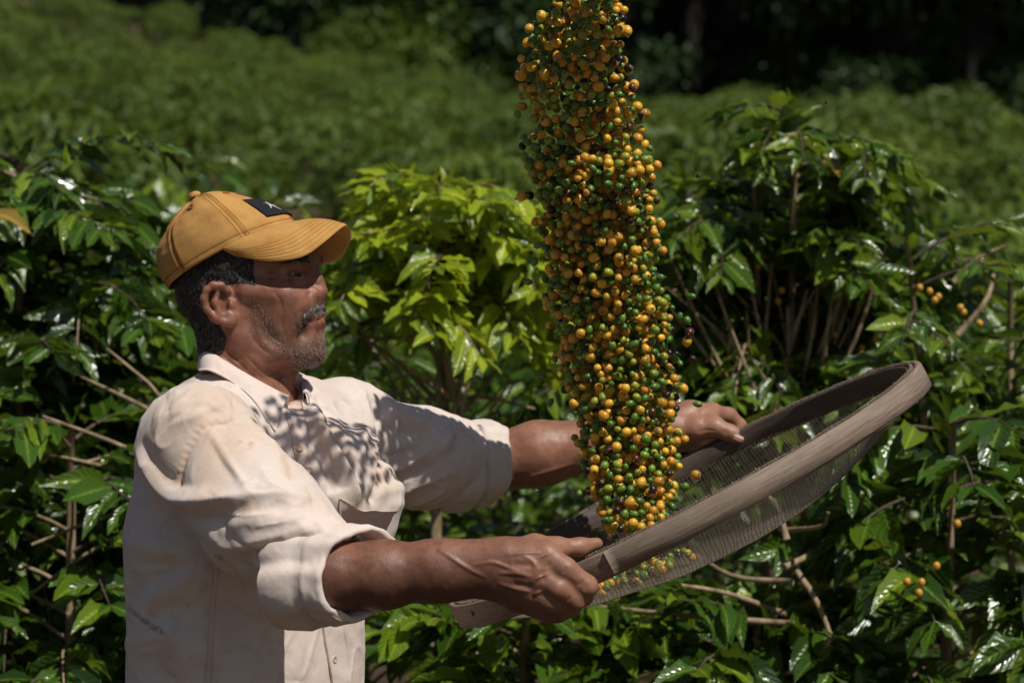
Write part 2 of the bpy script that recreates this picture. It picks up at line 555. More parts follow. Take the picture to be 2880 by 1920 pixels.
def grow(height, radius, nlat, rs, crown=(.35, 1.0), leafy=(.35, 1.0), lsize=0.0924, stems=1, lift=.55, droop=.9, node=.026, spread=1.0, tone0=0.0):
    """skeleton of a coffee bush: stem polylines, branch polylines, leaves"""
    r = np.random.default_rng(rs)
    ST = []; BR = []; LV = []
    for k in range(stems):
        a = r.uniform(0, 6.28); lean = (.0 if stems == 1 else .22) * radius
        top = np.array((math.cos(a) * lean * 2, math.sin(a) * lean * 2, height * (.96 if k == 0 else r.uniform(.86, .96))))
        base = np.array((math.cos(a) * .04 * (stems > 1), math.sin(a) * .04 * (stems > 1), -.03))
        mid = (base + top) / 2 + r.normal(0, .015, 3) * (1, 1, 0)
        ST.append((resample(np.array([base, mid, top]), 9), .017 if stems == 1 else .012))
    def leaves_on(P, frac0, sz):
        L = np.r_[0, np.cumsum(np.linalg.norm(np.diff(P, axis=0), axis=1))]
        s = max(frac0 * L[-1], .03)
        while s <= L[-1] + .001:
            c = np.array([np.interp(s, L, P[:, q]) for q in range(3)]); c2 = np.array([np.interp(min(s + .02, L[-1]), L, P[:, q]) for q in range(3)]); c1 = np.array([np.interp(s - .02, L, P[:, q]) for q in range(3)])
            t = unit(c2 - c1); side = unit(np.cross(t, (0, 0, 1.0)))
            endf = s / L[-1]
            for sg in (1, -1):
                if r.random() < .10: continue
                d = side * sg * r.uniform(.5, .95) + t * r.uniform(.35, .9) + np.array((0, 0, r.uniform(-.60, .28)))
                up = np.array((0, 0, 1.0)) + r.normal(0, .42, 3)
                size = sz * r.uniform(.72, 1.2) * (1 if endf < .85 else .78)
                LV.append((c + side * sg * .004, basis(d, up, r.normal(0, .35)), size, int(r.integers(0, 5)), r.random()))
            s += node * r.uniform(.8, 1.25)
        for sg in (.5, -.5):
            LV.append((P[-1], basis(t + side * sg + np.array((0, 0, .25)), np.array((0, 0, 1.0)), r.normal(0, .4)), sz * r.uniform(.5, .8), int(r.integers(0, 3)), r.random()))
    for i in range(nlat):
        S, _ = ST[i % stems]
        f = crown[0] + (crown[1] - crown[0]) * ((i + r.random()) / nlat)
        p0 = np.array([np.interp(f, np.linspace(0, 1, 9), S[:, q]) for q in range(3)])
        az = i * 2.39996 + r.normal(0, .25)
        prof = math.sin(math.pi * min(1, .30 + .62 * f)) ** .7
        ln = radius * prof * r.uniform(.75, 1.15) * spread + .05
        dh = np.array((math.cos(az), math.sin(az), 0))
        up0 = lift * r.uniform(.6, 1.3)
        P = [p0]
        d = unit(dh + np.array((0, 0, up0)))
        for k in range(6):
            P.append(P[-1] + d * ln / 6)
            d = unit(d + np.array((0, 0, -droop * r.uniform(.6, 1.2) / 6)) + r.normal(0, .05, 3))
        P = np.array(P); BR.append((P, .0042))
        leaves_on(P, r.uniform(leafy[0], leafy[0] + .2), lsize)
        if ln > .22 and r.random() < .6:                  # a side shoot
            k = int(r.integers(2, 5)); sd = unit(np.cross(P[k + 1] - P[k], (0, 0, 1.0))) * r.choice((-1, 1))
            Q = np.array([P[k] + (unit(P[k + 1] - P[k]) * .8 + sd * .7 + np.array((0, 0, .15 - .2 * q))) * ln * .14 * q for q in range(4)])
            BR.append((Q, .0028)); leaves_on(Q, max(.25, leafy[0] - .1), lsize * .9)
    for S, _ in ST: leaves_on(S[-3:], .35, lsize * .85)
    return ST, BR, LV

# ---- near bushes, each leaf that shows is a leaf of its own
NEAR = []
def near_bush(px, depth, top_py, radius, label, mats, seed, **kw):
    x = at(px, 960, depth)[0]; h = at(px, top_py, depth)[2]
    base = np.array((x, depth, float(ground_h(x, depth))))
    ST, BR, LV = grow(h - base[2], radius, kw.pop('nlat', 34), seed, **kw)
    NEAR.append(dict(base=base, ST=ST, BR=BR, LV=LV, label=label, mats=mats, seed=seed))
MIX_DARK = ([LEAF, LEAF_MID, DRY], (.80, .198, .002)); MIX_MID = ([LEAF, LEAF_MID, DRY], (.42, .578, .002)); MIX_YOUNG = ([LEAF_YOUNG, LEAF_MID, DRY], (.80, .198, .002))
near_bush(1258, 1.35, 430, .38, 'young coffee bush with bright yellow-green crown behind the outstretched arms', MIX_YOUNG, 301, nlat=40, crown=(.84, 1.0), leafy=(.10, 1), lsize=.098, lift=.5, droop=1.3)
near_bush(2190, 1.75, 235, .47, 'tall coffee bush with many bare stems under a dark glossy crown, right of the column', MIX_MID, 302, nlat=140, crown=(.68, 1.0), leafy=(.10, 1), lsize=.098, stems=5, lift=.40, droop=1.35)
near_bush(60, 1.6, 360, .62, 'dark glossy coffee bush at the left edge, reaching the height of the cap', MIX_DARK, 303, nlat=125, crown=(.22, 1.0), leafy=(.06, 1), lsize=.110, lift=.5, droop=1.3)
near_bush(2830, 1.45, 590, .52, 'thin-leaved coffee bush at the right edge behind the raised end of the sieve', MIX_MID, 304, nlat=44, crown=(.42, 1.0), leafy=(.30, 1), lsize=.092, stems=3)
near_bush(2680, .95, 1090, .46, 'low coffee bush with large shining leaves under the raised end of the sieve', MIX_DARK, 305, nlat=40, crown=(.30, 1.0), leafy=(.22, 1), lsize=.135, lift=.4, droop=1.2)
near_bush(1480, .95, 1640, .46, 'low coffee bush below the near hand at the bottom edge', MIX_MID, 306, nlat=40, crown=(.45, 1.0), leafy=(.20, 1), lsize=.122)
near_bush(2130, .90, 1640, .40, 'low coffee bush under the middle of the sieve with a round glossy leaf cluster', MIX_DARK, 307, nlat=36, crown=(.40, 1.0), leafy=(.22, 1), lsize=.130)
near_bush(200, 1.05, 1120, .48, 'shaded coffee bush at the lower left behind the back of the shirt', MIX_DARK, 308, nlat=52, crown=(.28, 1.0), leafy=(.22, 1), lsize=.118)
near_bush(1690, 2.7, 600, .50, 'dark coffee bush behind the falling cherries', MIX_DARK, 309, nlat=44, crown=(.35, 1.0), leafy=(.22, 1), lsize=0.0752)
near_bush(620, 2.4, 560, .55, 'coffee bush hidden for the most part by the man\'s head and cap', MIX_DARK, 310, nlat=48, crown=(.35, 1.0), leafy=(.20, 1), lsize=0.0784)
near_bush(1010, 1.9, 900, .45, 'coffee bush with drooping dark leaves seen between the two arms', MIX_DARK, 311, nlat=40, crown=(.30, 1.0), leafy=(.22, 1), lsize=0.0752)
near_bush(2480, 2.8, 640, .50, 'coffee bush in shade behind the raised end of the sieve', MIX_DARK, 312, nlat=48, crown=(.30, 1.0), leafy=(.22, 1), lsize=0.0752)
near_bush(330, 1.75, 760, .45, 'coffee bush with lighter leaves just behind the nape and collar', MIX_MID, 313, nlat=40, crown=(.35, 1.0), leafy=(.22, 1), lsize=0.0752)

# which leaves show most: paint them as discs, farthest first
allv = [(b, i, B_['base'] + l[0] + l[1][:, 0] * l[2] * .5, l[2]) for b, B_ in enumerate(NEAR) for i, l in enumerate(B_['LV'])]
cp = np.array([a[2] for a in allv]); pr_ = project(cp) / 4
own = np.full((480, 720), -1, int); gy, gx = np.mgrid[0:480, 0:720]
for k in np.argsort(-cp[:, 1]):
    x, y = pr_[k]; rr = allv[k][3] * .30 / (PXM * (CAM_D + cp[k, 1]) / CAM_D) / 4
    x0, x1, y0, y1 = int(max(0, x - rr)), int(min(719, x + rr)) + 1, int(max(0, y - rr)), int(min(479, y + rr)) + 1
    if x0 >= x1 or y0 >= y1: continue
    m_ = (gx[y0:y1, x0:x1] - x) ** 2 + (gy[y0:y1, x0:x1] - y) ** 2 < rr * rr
    own[y0:y1, x0:x1][m_] = k
# the man and the column stand in front

def poly_mask(poly):
    ins = np.zeros((480, 720), bool); x = gx * 4; y = gy * 4
    for i in range(len(poly)):
        a = poly[i]; b = poly[(i + 1) % len(poly)]
        ins ^= ((a[1] > y) != (b[1] > y)) & (x < (b[0] - a[0]) * (y - a[1]) / (b[1] - a[1] + 1e-9) + a[0])
    return ins
own[poly_mask([(430, 740), (640, 530), (980, 640), (900, 800), (900, 1030), (1060, 1120), (1400, 1190), (1900, 1250), (1900, 1480), (1600, 1700), (1010, 1760), (1010, 1920), (340, 1920), (390, 1220), (570, 1000)])] = -1
own[poly_mask([(1500, 0), (1760, 0), (1850, 600), (1910, 1200), (1850, 1480), (1700, 1480), (1560, 1000), (1490, 500), (1460, 200)])] = -1
seen_px = np.bincount(own[own >= 0], minlength=len(allv))
k = 0
leaf_protos = {}
for B_ in NEAR:
    n = len(B_['LV']); vis_ = seen_px[k:k + n]; k += n
    root = empty('coffee_bush', tuple(B_['base'])); tag(root, B_['label'], 'coffee bush')
    mats, pr = B_['mats']; r = np.random.default_rng(B_['seed'] + 50)
    mi = r.choice(3, n, p=pr)
    order = np.argsort(-vis_); indiv = [i for i in order[:300] if vis_[i] > 1]
    for i in indiv:
        c, R, sz, sh, tone = B_['LV'][i]
        key = (sh, mats[mi[i]].name)
        if key not in leaf_protos:
            me = leaf_mesh('leaf', LEAVES[sh], [mats[mi[i]]]); o = link('leaf', me, root); leaf_protos[key] = o
        else:
            o = leaf_protos[key].copy(); COL.objects.link(o); o.parent = root
        M4 = Matrix.Identity(4)
        for a_ in range(3):
            for b_ in range(3): M4[a_][b_] = float(R[a_, b_] * sz)
            M4[a_][3] = float(c[a_])
        o.matrix_local = M4
    s_i = set(indiv)
    items = [(B_['LV'][i][0], B_['LV'][i][1], B_['LV'][i][2], B_['LV'][i][3], B_['LV'][i][4], int(mi[i])) for i in range(n) if i not in s_i]
    if items:
        o = link('foliage', leaf_cloud('foliage', items, LEAVES, mats), root); o['kind'] = 'stuff'
    for P, r0 in B_['ST']:
        v, f = tube(P, np.linspace(r0, r0 * .45, len(P)), 8); link('stem', make_mesh('stem', v, f), root, BARK)
    for q, (P, r0) in enumerate(B_['BR']):
        v, f = tube(P, np.linspace(r0, r0 * .4, len(P)), 5); link('branch', make_mesh('branch', v, f), root, BARK_DARK if q % 4 else BARK)
print('near leaves', len(allv))

# ---- bare twigs of the near bushes that catch the sun
def twig_set(root_name_label, base_px, depth, tips, r0):
    b = at(base_px[0], base_px[1], depth)
    root = empty('twig_fan', tuple(b)); tag(root, root_name_label, 'branches')
    for (tx, ty, dd) in tips:
        t = at(tx, ty, depth + dd); b2 = b + np.array((rng.normal(0, .008), rng.normal(0, .02), rng.uniform(-.02, .16) if t[2] > b[2] + .12 else rng.uniform(-.06, .05)))
        m_ = (b2 + t) / 2 + np.array((rng.normal(0, .022), rng.normal(0, .03), .01 + rng.normal(0, .018)))
        P = resample(np.array([b2, m_, t]), 8) - b
        v, f = tube(P, np.linspace(r0, r0 * .45, 8), 6); link('twig', make_mesh('twig', v, f), root, BARK)
twig_set('fan of tan leafless twigs below the yellow-green crown', (1262, 1180, 0), 1.34, [(1110, 790, -.1), (1040, 960, -.15), (960, 905, .1), (1440, 870, -.1), (1520, 935, .05), (1330, 760, -.1), (1505, 1150, .1), (1120, 1010, -.2), (1420, 1010, .15), (1180, 860, .1)], .0065)
r9 = np.random.default_rng(909)
twig_set('fan of tan leafless stems in the middle of the tall bush right of the column', (2235, 1420, 0), 1.50, [(2190 + 330 * r9.uniform(-1, 1), 870 + 190 * r9.uniform(-1, 1), r9.uniform(-.18, .15)) for _ in range(40)] + [(2110, 800, -.1), (2170, 740, 0), (2260, 780, .1), (2330, 900, -.05), (2060, 900, -.1), (2440, 1010, .1), (1990, 1080, -.1), (2300, 690, .1), (2100, 990, -.2), (2400, 760, 0), (2010, 760, .1), (2520, 930, .1)], .0060)
twig_set('fan of tan twigs behind the back of the shirt', (520, 1420, 0), .95, [(120, 1170, .1), (60, 1260, .1), (230, 1060, .2), (90, 1530, 0), (150, 1380, .2), (60, 1690, 0), (300, 980, .1)], .0055)
twig_set('tan twigs between the far forearm and the yellow-green bush', (1262, 1330, 0), 1.34, [(1230 + 270 * r9.uniform(-1, 1), 1000 + 170 * r9.uniform(-1, 1), r9.uniform(-.12, .15)) for _ in range(16)], .0045)
twig_set('crossing tan twigs under the sieve', (2215, 1660, 0), .85, [(1880, 1640, -.05), (1960, 1560, .1), (2330, 1440, -.1), (2140, 1380, 0), (2480, 1530, .1), (1560, 1690, .1), (2380, 1920, -.1)], .0065)
twig_set('two grey leaning sticks at the right edge', (2690, 980, 0), 1.40, [(2830, 690, 0), (2800, 720, .1)], .0065)

# ---- cherries still on the bushes: parts of the bush they grow on
CL = [(2455, 805, 0), (2640, 832, 1), (2695, 862, 1), (2600, 795, 1), (2445, 960, 0), (2490, 955, 0), (2520, 950, 0), (2575, 985, 1), (2320, 800, 0), (2080, 750, 0), (2145, 760, 0), (2200, 835, 0), (2350, 955, 0), (2110, 790, 0), (2640, 1590, 2), (2560, 1640, 2), (2700, 1480, 2), (2740, 880, 1), (2410, 1010, 0), (2550, 930, 1)]
YEL = plain('ripe_cherry_on_bush', (.56, .28, .03), .3, .5)
u_, v_ = np.meshgrid(np.arange(10) / 10 * 2 * math.pi, np.linspace(0, math.pi, 7)); SP = np.stack((np.sin(v_) * np.cos(u_), np.sin(v_) * np.sin(u_), 1.1 * np.cos(v_)), -1).reshape(-1, 3) * .0068
ch_me = make_mesh('cherry', SP, grid_faces(7, 10, False, True)); ch_me.materials.append(YEL)
bushes_ = {o['label'][:22]: o for o in COL.objects if o.name.startswith('coffee_bush') and 'label' in o}
hosts = [next(o for l, o in bushes_.items() if l.startswith(q)) for q in ('tall coffee bush', 'thin-leaved coffee', 'low coffee bush with l')]
ch0 = None
for px, py, hk in CL:
    for k in range(int(rng.integers(1, 4))):
        p = at(px, py, (1.46, 1.12, .62)[hk]) + rng.normal(0, .008, 3)
        o = link('cherry', ch_me, hosts[hk]) if ch0 is None else ch0.copy()
        if ch0 is None: ch0 = o
        else: COL.objects.link(o); o.parent = hosts[hk]
        o.location = Vector(p) - hosts[hk].location

# ---- second row of bushes, blurred
def bush_cloud(name, h, rad, nl, lsize, mats, probs, rs, shapes):
    r = np.random.default_rng(rs); items = []
    lob = [(r.uniform(-.55, .55) * rad, r.uniform(-.55, .55) * rad, h * r.uniform(.45, .86), r.uniform(.30, .55) * rad) for _ in range(9)] + [(0, 0, h * .62, rad * .62)]
    for _ in range(nl):
        x, y, z, q = lob[int(r.integers(0, len(lob)))]
        d = unit(r.normal(size=3) * (1, 1, .9)); p = np.array((x, y, z)) + d * q * (1, 1, 1.2) * r.uniform(.72, 1.02)
        if p[2] < .12: continue
        out = unit(np.array((d[0], d[1], 0)) + r.normal(0, .5, 3) + np.array((0, 0, -.35)))
        items.append((p, basis(out, np.array((0, 0, 1.0)) * .8 + d * .8 + r.normal(0, .25, 3), r.normal(0, .4)), lsize * r.uniform(.7, 1.25), int(r.integers(0, len(shapes))), r.random(), int(r.choice(len(mats), p=probs))))
    v, f = tube(np.array([(0, 0, -.1), (.02, .01, h * .4), (0, 0, h * .8)]), (.03, .025, .012), 6)
    return leaf_cloud(name, items, shapes, mats + [BARK_DARK], (v, f, len(mats)))
row2 = [bush_cloud('coffee_bush', 2.0, .78, 900, .145, [LEAF, LEAF_MID], (.5, .5), 400 + i, [LEAVES[0], LEAVES[1], LEAVES[3]]) for i in range(3)]
r = np.random.default_rng(77)
G2 = 'blurred coffee bushes of the second row'; k = 0
for yy_, off in ((4.6, .0), (6.4, .5)):
    n = 6 if yy_ < 5 else 7
    for i in range(n):
        x = (-2.6 + i * 1.02 + off * .9 + r.normal(0, .1)); s = r.uniform(.9, 1.06)
        o = link('coffee_bush', row2[k % 3]); k += 1
        o.location = (x, yy_ + r.normal(0, .15), float(ground_h(x, yy_)) - .02); o.rotation_euler.z = r.uniform(0, 6.28); o.scale = (s, s, s * r.uniform(.92, 1.0) * (.95 if yy_ < 5 else .97))
        qx = project(np.array((x, yy_, 1.4)))[0]
        tag(o, 'softly blurred glossy coffee bush in the ' + ('second' if yy_ < 5 else 'third') + ' row, ' + ('at the left edge' if qx < 350 else 'behind the cap' if qx < 850 else 'behind the yellow-green bush' if qx < 1400 else 'behind the falling cherries' if qx < 1900 else 'behind the tall bush' if qx < 2500 else 'at the right edge'), 'coffee bush', G2)
# ---- the field up the hillside
def dome_items(rs, h, rad, nl, lsize):
    r = np.random.default_rng(rs); items = []
    bumps = [(unit(r.normal(size=3) * (1, 1, .6) + (0, 0, .35)), r.uniform(.10, .28)) for _ in range(9)]
    for _ in range(nl):
        d = unit(r.normal(size=3)); d[2] = abs(d[2]) * 1.15 - .25; d = unit(d)
        q = .80 + sum(a * math.exp(-((d - c) ** 2).sum() / .16) for c, a in bumps) * r.uniform(.9, 1.05) - .12 * r.random() ** 3
        zf = h * (.55 + .44 * d[2] * q); fl = .45 + .55 * min(1, max(0, (zf / h - .25) / .35))
        p = np.array((d[0] * rad * q * fl, d[1] * rad * q * fl, zf))
        if p[2] < .1: continue
        out = unit(np.array((d[0], d[1], 0)) + r.normal(0, .6, 3) + np.array((0, 0, -.25)))
        items.append((p, basis(out, np.array((0, 0, .7)) + d + r.normal(0, .35, 3), r.normal(0, .4)), lsize * r.uniform(.7, 1.3), int(r.integers(0, 2)), r.random(), 0))
    return items
def dome(rs, h, rad, nl, lsize):
    v, f = tube(np.array([(0, 0, -.1), (.02, .01, h * .4), (0, 0, h * .7)]), (.04, .03, .012), 5)
    return leaf_cloud('coffee_bush', dome_items(rs, h, rad, nl, lsize), SIMPLE, [LEAF_FIELD, BARK_DARK], (v, f, 1))
field = [dome(430 + i, 1.9, .95, 1700, .125) for i in range(4)]
far_items = [dome_items(440 + i, 1.9, 1.0, 190, .40) for i in range(3)]
G3 = 'coffee bushes in the blurred rows up the hillside'; spots = []
y = 8.8
while y < 108:
    half = .2118 * (y + 3.4) * 1.45 + 3.0
    x = -half + r.uniform(0, .9)
    while x < half:
        spots.append((x, y + r.normal(0, .35), r.uniform(.74, 1.28)))
        x += (1.85 + .004 * y) * r.uniform(.85, 1.25)
    y += 3.3 + .034 * y
nf = 0; rest_items = []
for x, yy_, s in spots:
    gz = float(ground_h(x, yy_)); rz = r.uniform(0, 6.28)
    if nf < 290 and abs(x) < .2118 * (yy_ + 3.4) + 1.0:
        o = link('coffee_bush', field[int(r.integers(0, 4))]); nf += 1
        o.location = (x, yy_, gz - .05); o.rotation_euler.z = rz; o.scale = (s, s, s * r.uniform(.88, 1.04))
        qx = project(np.array((x, yy_, gz + 1.3)))[0]
        tag(o, 'out-of-focus coffee bush in the ' + ('lowest' if yy_ < 15 else 'lower' if yy_ < 24 else 'middle' if yy_ < 36 else 'upper' if yy_ < 50 else 'high') + ' hillside rows, ' +
            ('at the left edge' if qx < 420 else 'above the cap' if qx < 900 else 'above the yellow-green bush' if qx < 1450 else 'behind the cherries' if qx < 1850 else 'above the tall dark bush' if qx < 2450 else 'at the right edge'), 'coffee bush', G3)
    else:
        R = np.array(((math.cos(rz), -math.sin(rz), 0), (math.sin(rz), math.cos(rz), 0), (0, 0, 1.0))); bt = r.random() * .8
        rest_items += [(R @ i[0] * s + (x, yy_, gz - .05), R @ i[1], i[2] * s, i[3], min(1.9, i[4] * .9 + bt), 0) for i in far_items[int(r.integers(0, 3))]]
print('field bushes', nf, len(spots))
if rest_items:
    o = link('outer_coffee_rows', leaf_cloud('outer_coffee_rows', rest_items, SIMPLE, [LEAF_FIELD]))
    tag(o, 'outer rows of coffee bushes carrying the soft green hillside on past both sides', 'coffee field', None, 'stuff')
# ---- round shade trees at the top of the field and the dark forest behind
FOREST_BARK = mat_bark('forest_shade_bark', (.010, .009, .007), (.026, .023, .017))  # bark darkened so the trunks read as standing in forest shade
def tree_cloud(h0, h1, rad, nl, lsize, mats, probs, rs, trunk_r):
    r = np.random.default_rng(rs); items = []
    lob = [(r.uniform(-.6, .6) * rad, r.uniform(-.6, .6) * rad, r.uniform(h0 + .15 * (h1 - h0), h1 - .15 * (h1 - h0)), r.uniform(.32, .5) * rad) for _ in range(12)]
    for _ in range(nl):
        x, y, z, q = lob[int(r.integers(0, len(lob)))]
        d = unit(r.normal(size=3)); p = np.array((x, y, z)) + d * q * r.uniform(.55, 1.05)
        out = unit(d + r.normal(0, .7, 3) + np.array((0, 0, -.3)))
        items.append((p, basis(out, np.array((0, 0, 1.0)) + d * .5 + r.normal(0, .3, 3), r.normal(0, .5)), lsize * r.uniform(.6, 1.3), int(r.integers(0, 2)), r.random(), int(r.choice(len(mats), p=probs))))
    crown = leaf_cloud('crown', items, SIMPLE, mats)
    mb = MB(); v, f = tube(resample(np.array([(0, 0, -.4), (.15, .1, h0 * .6), (0, .1, (h0 + h1) * .5)]), 8), np.linspace(trunk_r, trunk_r * .35, 8), 8); mb.add(v, f)
    for l in lob[:7]:
        v, f = tube(resample(np.array([(0, .1, h0 * .75), (l[0] * .4, l[1] * .4, (h0 + l[2]) * .5), l[:3]]), 6), np.linspace(trunk_r * .45, trunk_r * .12, 6), 6); mb.add(v, f)
    return crown, mb.mesh('trunk')
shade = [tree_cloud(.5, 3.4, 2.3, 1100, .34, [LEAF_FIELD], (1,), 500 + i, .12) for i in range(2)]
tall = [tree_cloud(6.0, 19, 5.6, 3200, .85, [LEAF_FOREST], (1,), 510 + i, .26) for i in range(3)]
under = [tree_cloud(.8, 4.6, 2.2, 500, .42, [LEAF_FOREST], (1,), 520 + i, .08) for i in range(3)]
def place_tree(pair, loc, s, name, label, cat, group=None):
    root = empty(name, loc); tag(root, label, cat, group)
    for nme, me, mat in (('crown', pair[0], None), ('trunk', pair[1], FOREST_BARK)):
        o = link(nme, me, root)
        if mat is not None and not me.materials: me.materials.append(mat)
        o.scale = (s, s, s); o.rotation_euler.z = r.uniform(0, 6.28)
for px, y, s, lab in ((1150, 109.0, 1.25, 'round sunlit shade tree at the top edge, left of the falling cherries'), (1330, 107, .85, 'smaller round shade tree just left of the falling cherries at the field edge'), (985, 111, 1.0, 'half-lit shade tree between the forest shadow and the round tree, above the yellow-green bush')):
    x = at(px, 960, y)[0]
    place_tree(shade[0 if s > .9 else 1], (x, y, float(ground_h(x, y)) - .2), s, 'shade_tree', lab, 'tree')
nt_ = 0
def wz(x, y):
    q = project(np.array((x, y, 12.0)))[0]
    return ('beyond the left edge' if q < 0 else 'above the cap' if q < 850 else 'left of the cherries' if q < 1480 else 'behind the cherries' if q < 1850 else 'above the tall bush' if q < 2250 else 'above the raised sieve' if q < 2650 else 'at the right edge' if q < 2880 else 'beyond the right edge')
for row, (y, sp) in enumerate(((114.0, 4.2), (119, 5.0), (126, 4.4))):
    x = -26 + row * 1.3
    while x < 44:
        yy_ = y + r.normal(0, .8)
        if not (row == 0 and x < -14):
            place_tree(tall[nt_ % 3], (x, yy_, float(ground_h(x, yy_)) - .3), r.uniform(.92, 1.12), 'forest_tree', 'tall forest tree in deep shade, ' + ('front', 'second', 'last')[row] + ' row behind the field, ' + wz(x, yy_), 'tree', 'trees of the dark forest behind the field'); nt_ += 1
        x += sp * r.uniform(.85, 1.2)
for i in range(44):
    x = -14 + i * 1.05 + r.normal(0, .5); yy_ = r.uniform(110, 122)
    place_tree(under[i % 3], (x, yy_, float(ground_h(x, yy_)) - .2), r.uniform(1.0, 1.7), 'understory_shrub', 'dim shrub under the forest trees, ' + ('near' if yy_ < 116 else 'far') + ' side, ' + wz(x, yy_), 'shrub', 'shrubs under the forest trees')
print('forest', nt_)
# ================================================================== THE MAN
# ------------------------------------------------------------------ head frame (turned 13 degrees towards the camera)
YAW = math.radians(13)
HF = np.array((math.cos(YAW), -math.sin(YAW), 0.0))     # forward
HR = np.array((-math.sin(YAW), -math.cos(YAW), 0.0))    # his right, towards the camera
HU = np.array((0, 0, 1.0))
HO = at(690, 800, 0.0)
HA = np.stack((HF, HR, HU))
CAMP = np.array((0, -CAM_D, EYE))

def hp(px, py, r=0.0):
    """point at lateral offset r of the head that is seen at photograph pixel (px, py)"""
    d = at(px, py, 0) - CAMP
    t = ((HO + HR * r - CAMP) @ HR) / (d @ HR)
    return CAMP + d * t
def mir(p):
    return p - 2 * ((p - HO) @ HR) * HR
def hloc(V):
    return (V - HO) @ HA.T
def tilt(deg):
    """head axes pitched by deg (nose up)"""
    a = math.radians(deg)
    return np.stack((HF * math.cos(a) + HU * math.sin(a), HR, HU * math.cos(a) - HF * math.sin(a)))

B = Field()
def both_ell(px, py, r, rad, A=HA, k=0.012, sub=False):
    c = hp(px, py, r)
    B.ell(c, rad, A, k, sub)
    if r: 
        A2 = np.array(A, float); A2 = A2 - 2 * np.outer(A2 @ HR, HR)
        B.ell(mir(c), rad, A2, k, sub)
def both_chain(pts, radii, k=0.01, sub=False):
    P = [hp(*p) for p in pts]
    B.chain(P, radii, k, sub)
    if any(abs(p[2]) > 1e-6 for p in pts):
        B.chain([mir(p) for p in P], radii, k, sub)

# skull and face
both_ell(676, 712, 0, (.093, .071, .076))
both_ell(668, 800, 0, (.086, .069, .070), k=.03)
both_ell(772, 842, 0, (.058, .056, .084), tilt(-6), k=.03)
both_ell(806, 735, 0, (.028, .050, .030), k=.03)                       # forehead
both_chain([(655, 868, .058), (684, 948, .053), (760, 992, .040), (862, 994, .013)], [.012, .012, .012, .016], .020)
both_ell(871, 982, 0, (.0180, .023, .021), k=.016)                     # chin
both_ell(800, 960, 0, (.045, .040, .035), k=.02)
both_ell(800, 838, .043, (.026, .014, .017), tilt(-15), k=.025)         # cheekbone
both_chain([(800, 826, .053), (690, 820, .067)], [.009, .007], .018)
both_chain([(866, 738, .006), (845, 733, .028), (806, 746, .052)], [.0095, .0095, .008], .014)
both_ell(850, 768, .036, (.015, .015, .011), k=.016, sub=True)         # eye socket
both_ell(752, 890, .040, (.048, .0205, .050), tilt(-12), k=.025)         # cheek
both_ell(828, 868, .030, (.016, .014, .022), k=.02)
both_chain([(872, 752, .0), (889, 790, .0), (899, 818, .0)], [.0075, .0095, .0098], .008)
both_ell(900, 822, 0, (.0095, .0105, .0100), k=.005)                   # nose tip
both_ell(872, 828, .0150, (.0138, .0100, .0115), k=.005)               # nose wings
both_ell(886, 842, .0100, (.0072, .0040, .0048), tilt(25), k=.003, sub=True)
both_chain([(900, 836, 0), (889, 848, 0)], [.005, .005], .006)
both_ell(864, 872, 0, (.0215, .030, .020), k=.014)                     # muzzle
both_chain([(899, 883, 0), (886, 892, .015), (858, 908, .027)], [.0044, .0040, .0025], .007)
both_chain([(900, 905, 0), (884, 911, .014), (858, 917, .026)], [.0046, .0042, .0025], .007)
both_chain([(912, 893, 0), (893, 901, .016), (860, 911, .0285), (852, 914, .031)], [.0013, .0014, .0014, .0008], .0025, sub=True)
both_ell(880, 938, 0, (.0130, .022, .018), k=.014)
both_chain([(925, 930, 0), (904, 936, .014)], [.0050, .002], .010, sub=True)
both_chain([(852, 836, .030), (842, 872, .036), (842, 905, .038), (852, 940, .034)], [.0012, .0018, .0018, .001], .010, sub=True)
# lids
both_chain([(845, 764, .022), (827, 759, .0365), (803, 768, .0445)], [.0034, .0036, .0034], .003)
both_chain([(848, 750, .024), (826, 746, .039), (801, 757, .047)], [.0060, .0062, .0050], .010)
both_chain([(842, 776, .024), (824, 781, .0365), (803, 775, .0445)], [.0034, .0036, .0034], .003)
both_ell(822, 770.5, .0420, (.0135, .0085, .0034), k=.0015, sub=True)
both_chain([(846, 784, .024), (824, 793, .037), (800, 784, .045)], [.0048, .0050, .0045], .010)
# ears
EA = np.stack((unit(HF * .90 + HR * -.42), unit(HR * .90 + HF * .42), HU))
both_ell(617, 852, .0735, (.0215, .0060, .0300), EA, k=.006)
ear_rim = [(640, 838, .073), (640, 818, .077), (622, 803, .084), (600, 802, .089), (581, 816, .092), (573, 840, .093), (580, 868, .091), (602, 890, .087), (630, 906, .082), (650, 908, .077)]
both_chain(ear_rim, [.003, .0042, .0048, .005, .0052, .005, .0046, .0044, .0046, .005], .004)
both_ell(651, 896, .0765, (.0080, .0055, .0105), EA, k=.005)           # lobe
both_ell(629, 860, .0855, (.0095, .0080, .0125), EA, k=.005, sub=True) # concha
both_chain([(590, 828, .094), (596, 856, .094), (612, 884, .090)], [.0016, .0022, .0016], .004, sub=True)
both_chain([(612, 822, .085), (604, 850, .087), (618, 882, .085)], [.0034, .0042, .0038], .005)
both_ell(650, 857, .0765, (.0045, .0048, .0075), EA, k=.005)           # tragus
both_chain([(640, 880, .079), (628, 888, .081)], [.0038, .0035], .004)
# neck
B.cone(hp(672, 880, 0), at(698, 1120, .0), .055, .055, .025)
both_chain([(640, 915, .052), (720, 1020, .042), (785, 1115, .014)], [.010, .011, .008], .016)
both_chain([(790, 1005, 0), (808, 1054, 0), (785, 1120, 0)], [.016, .010, .012], .015)
both_chain([(628, 930, .028), (626, 1080, .040)], [.024, .030], .03)
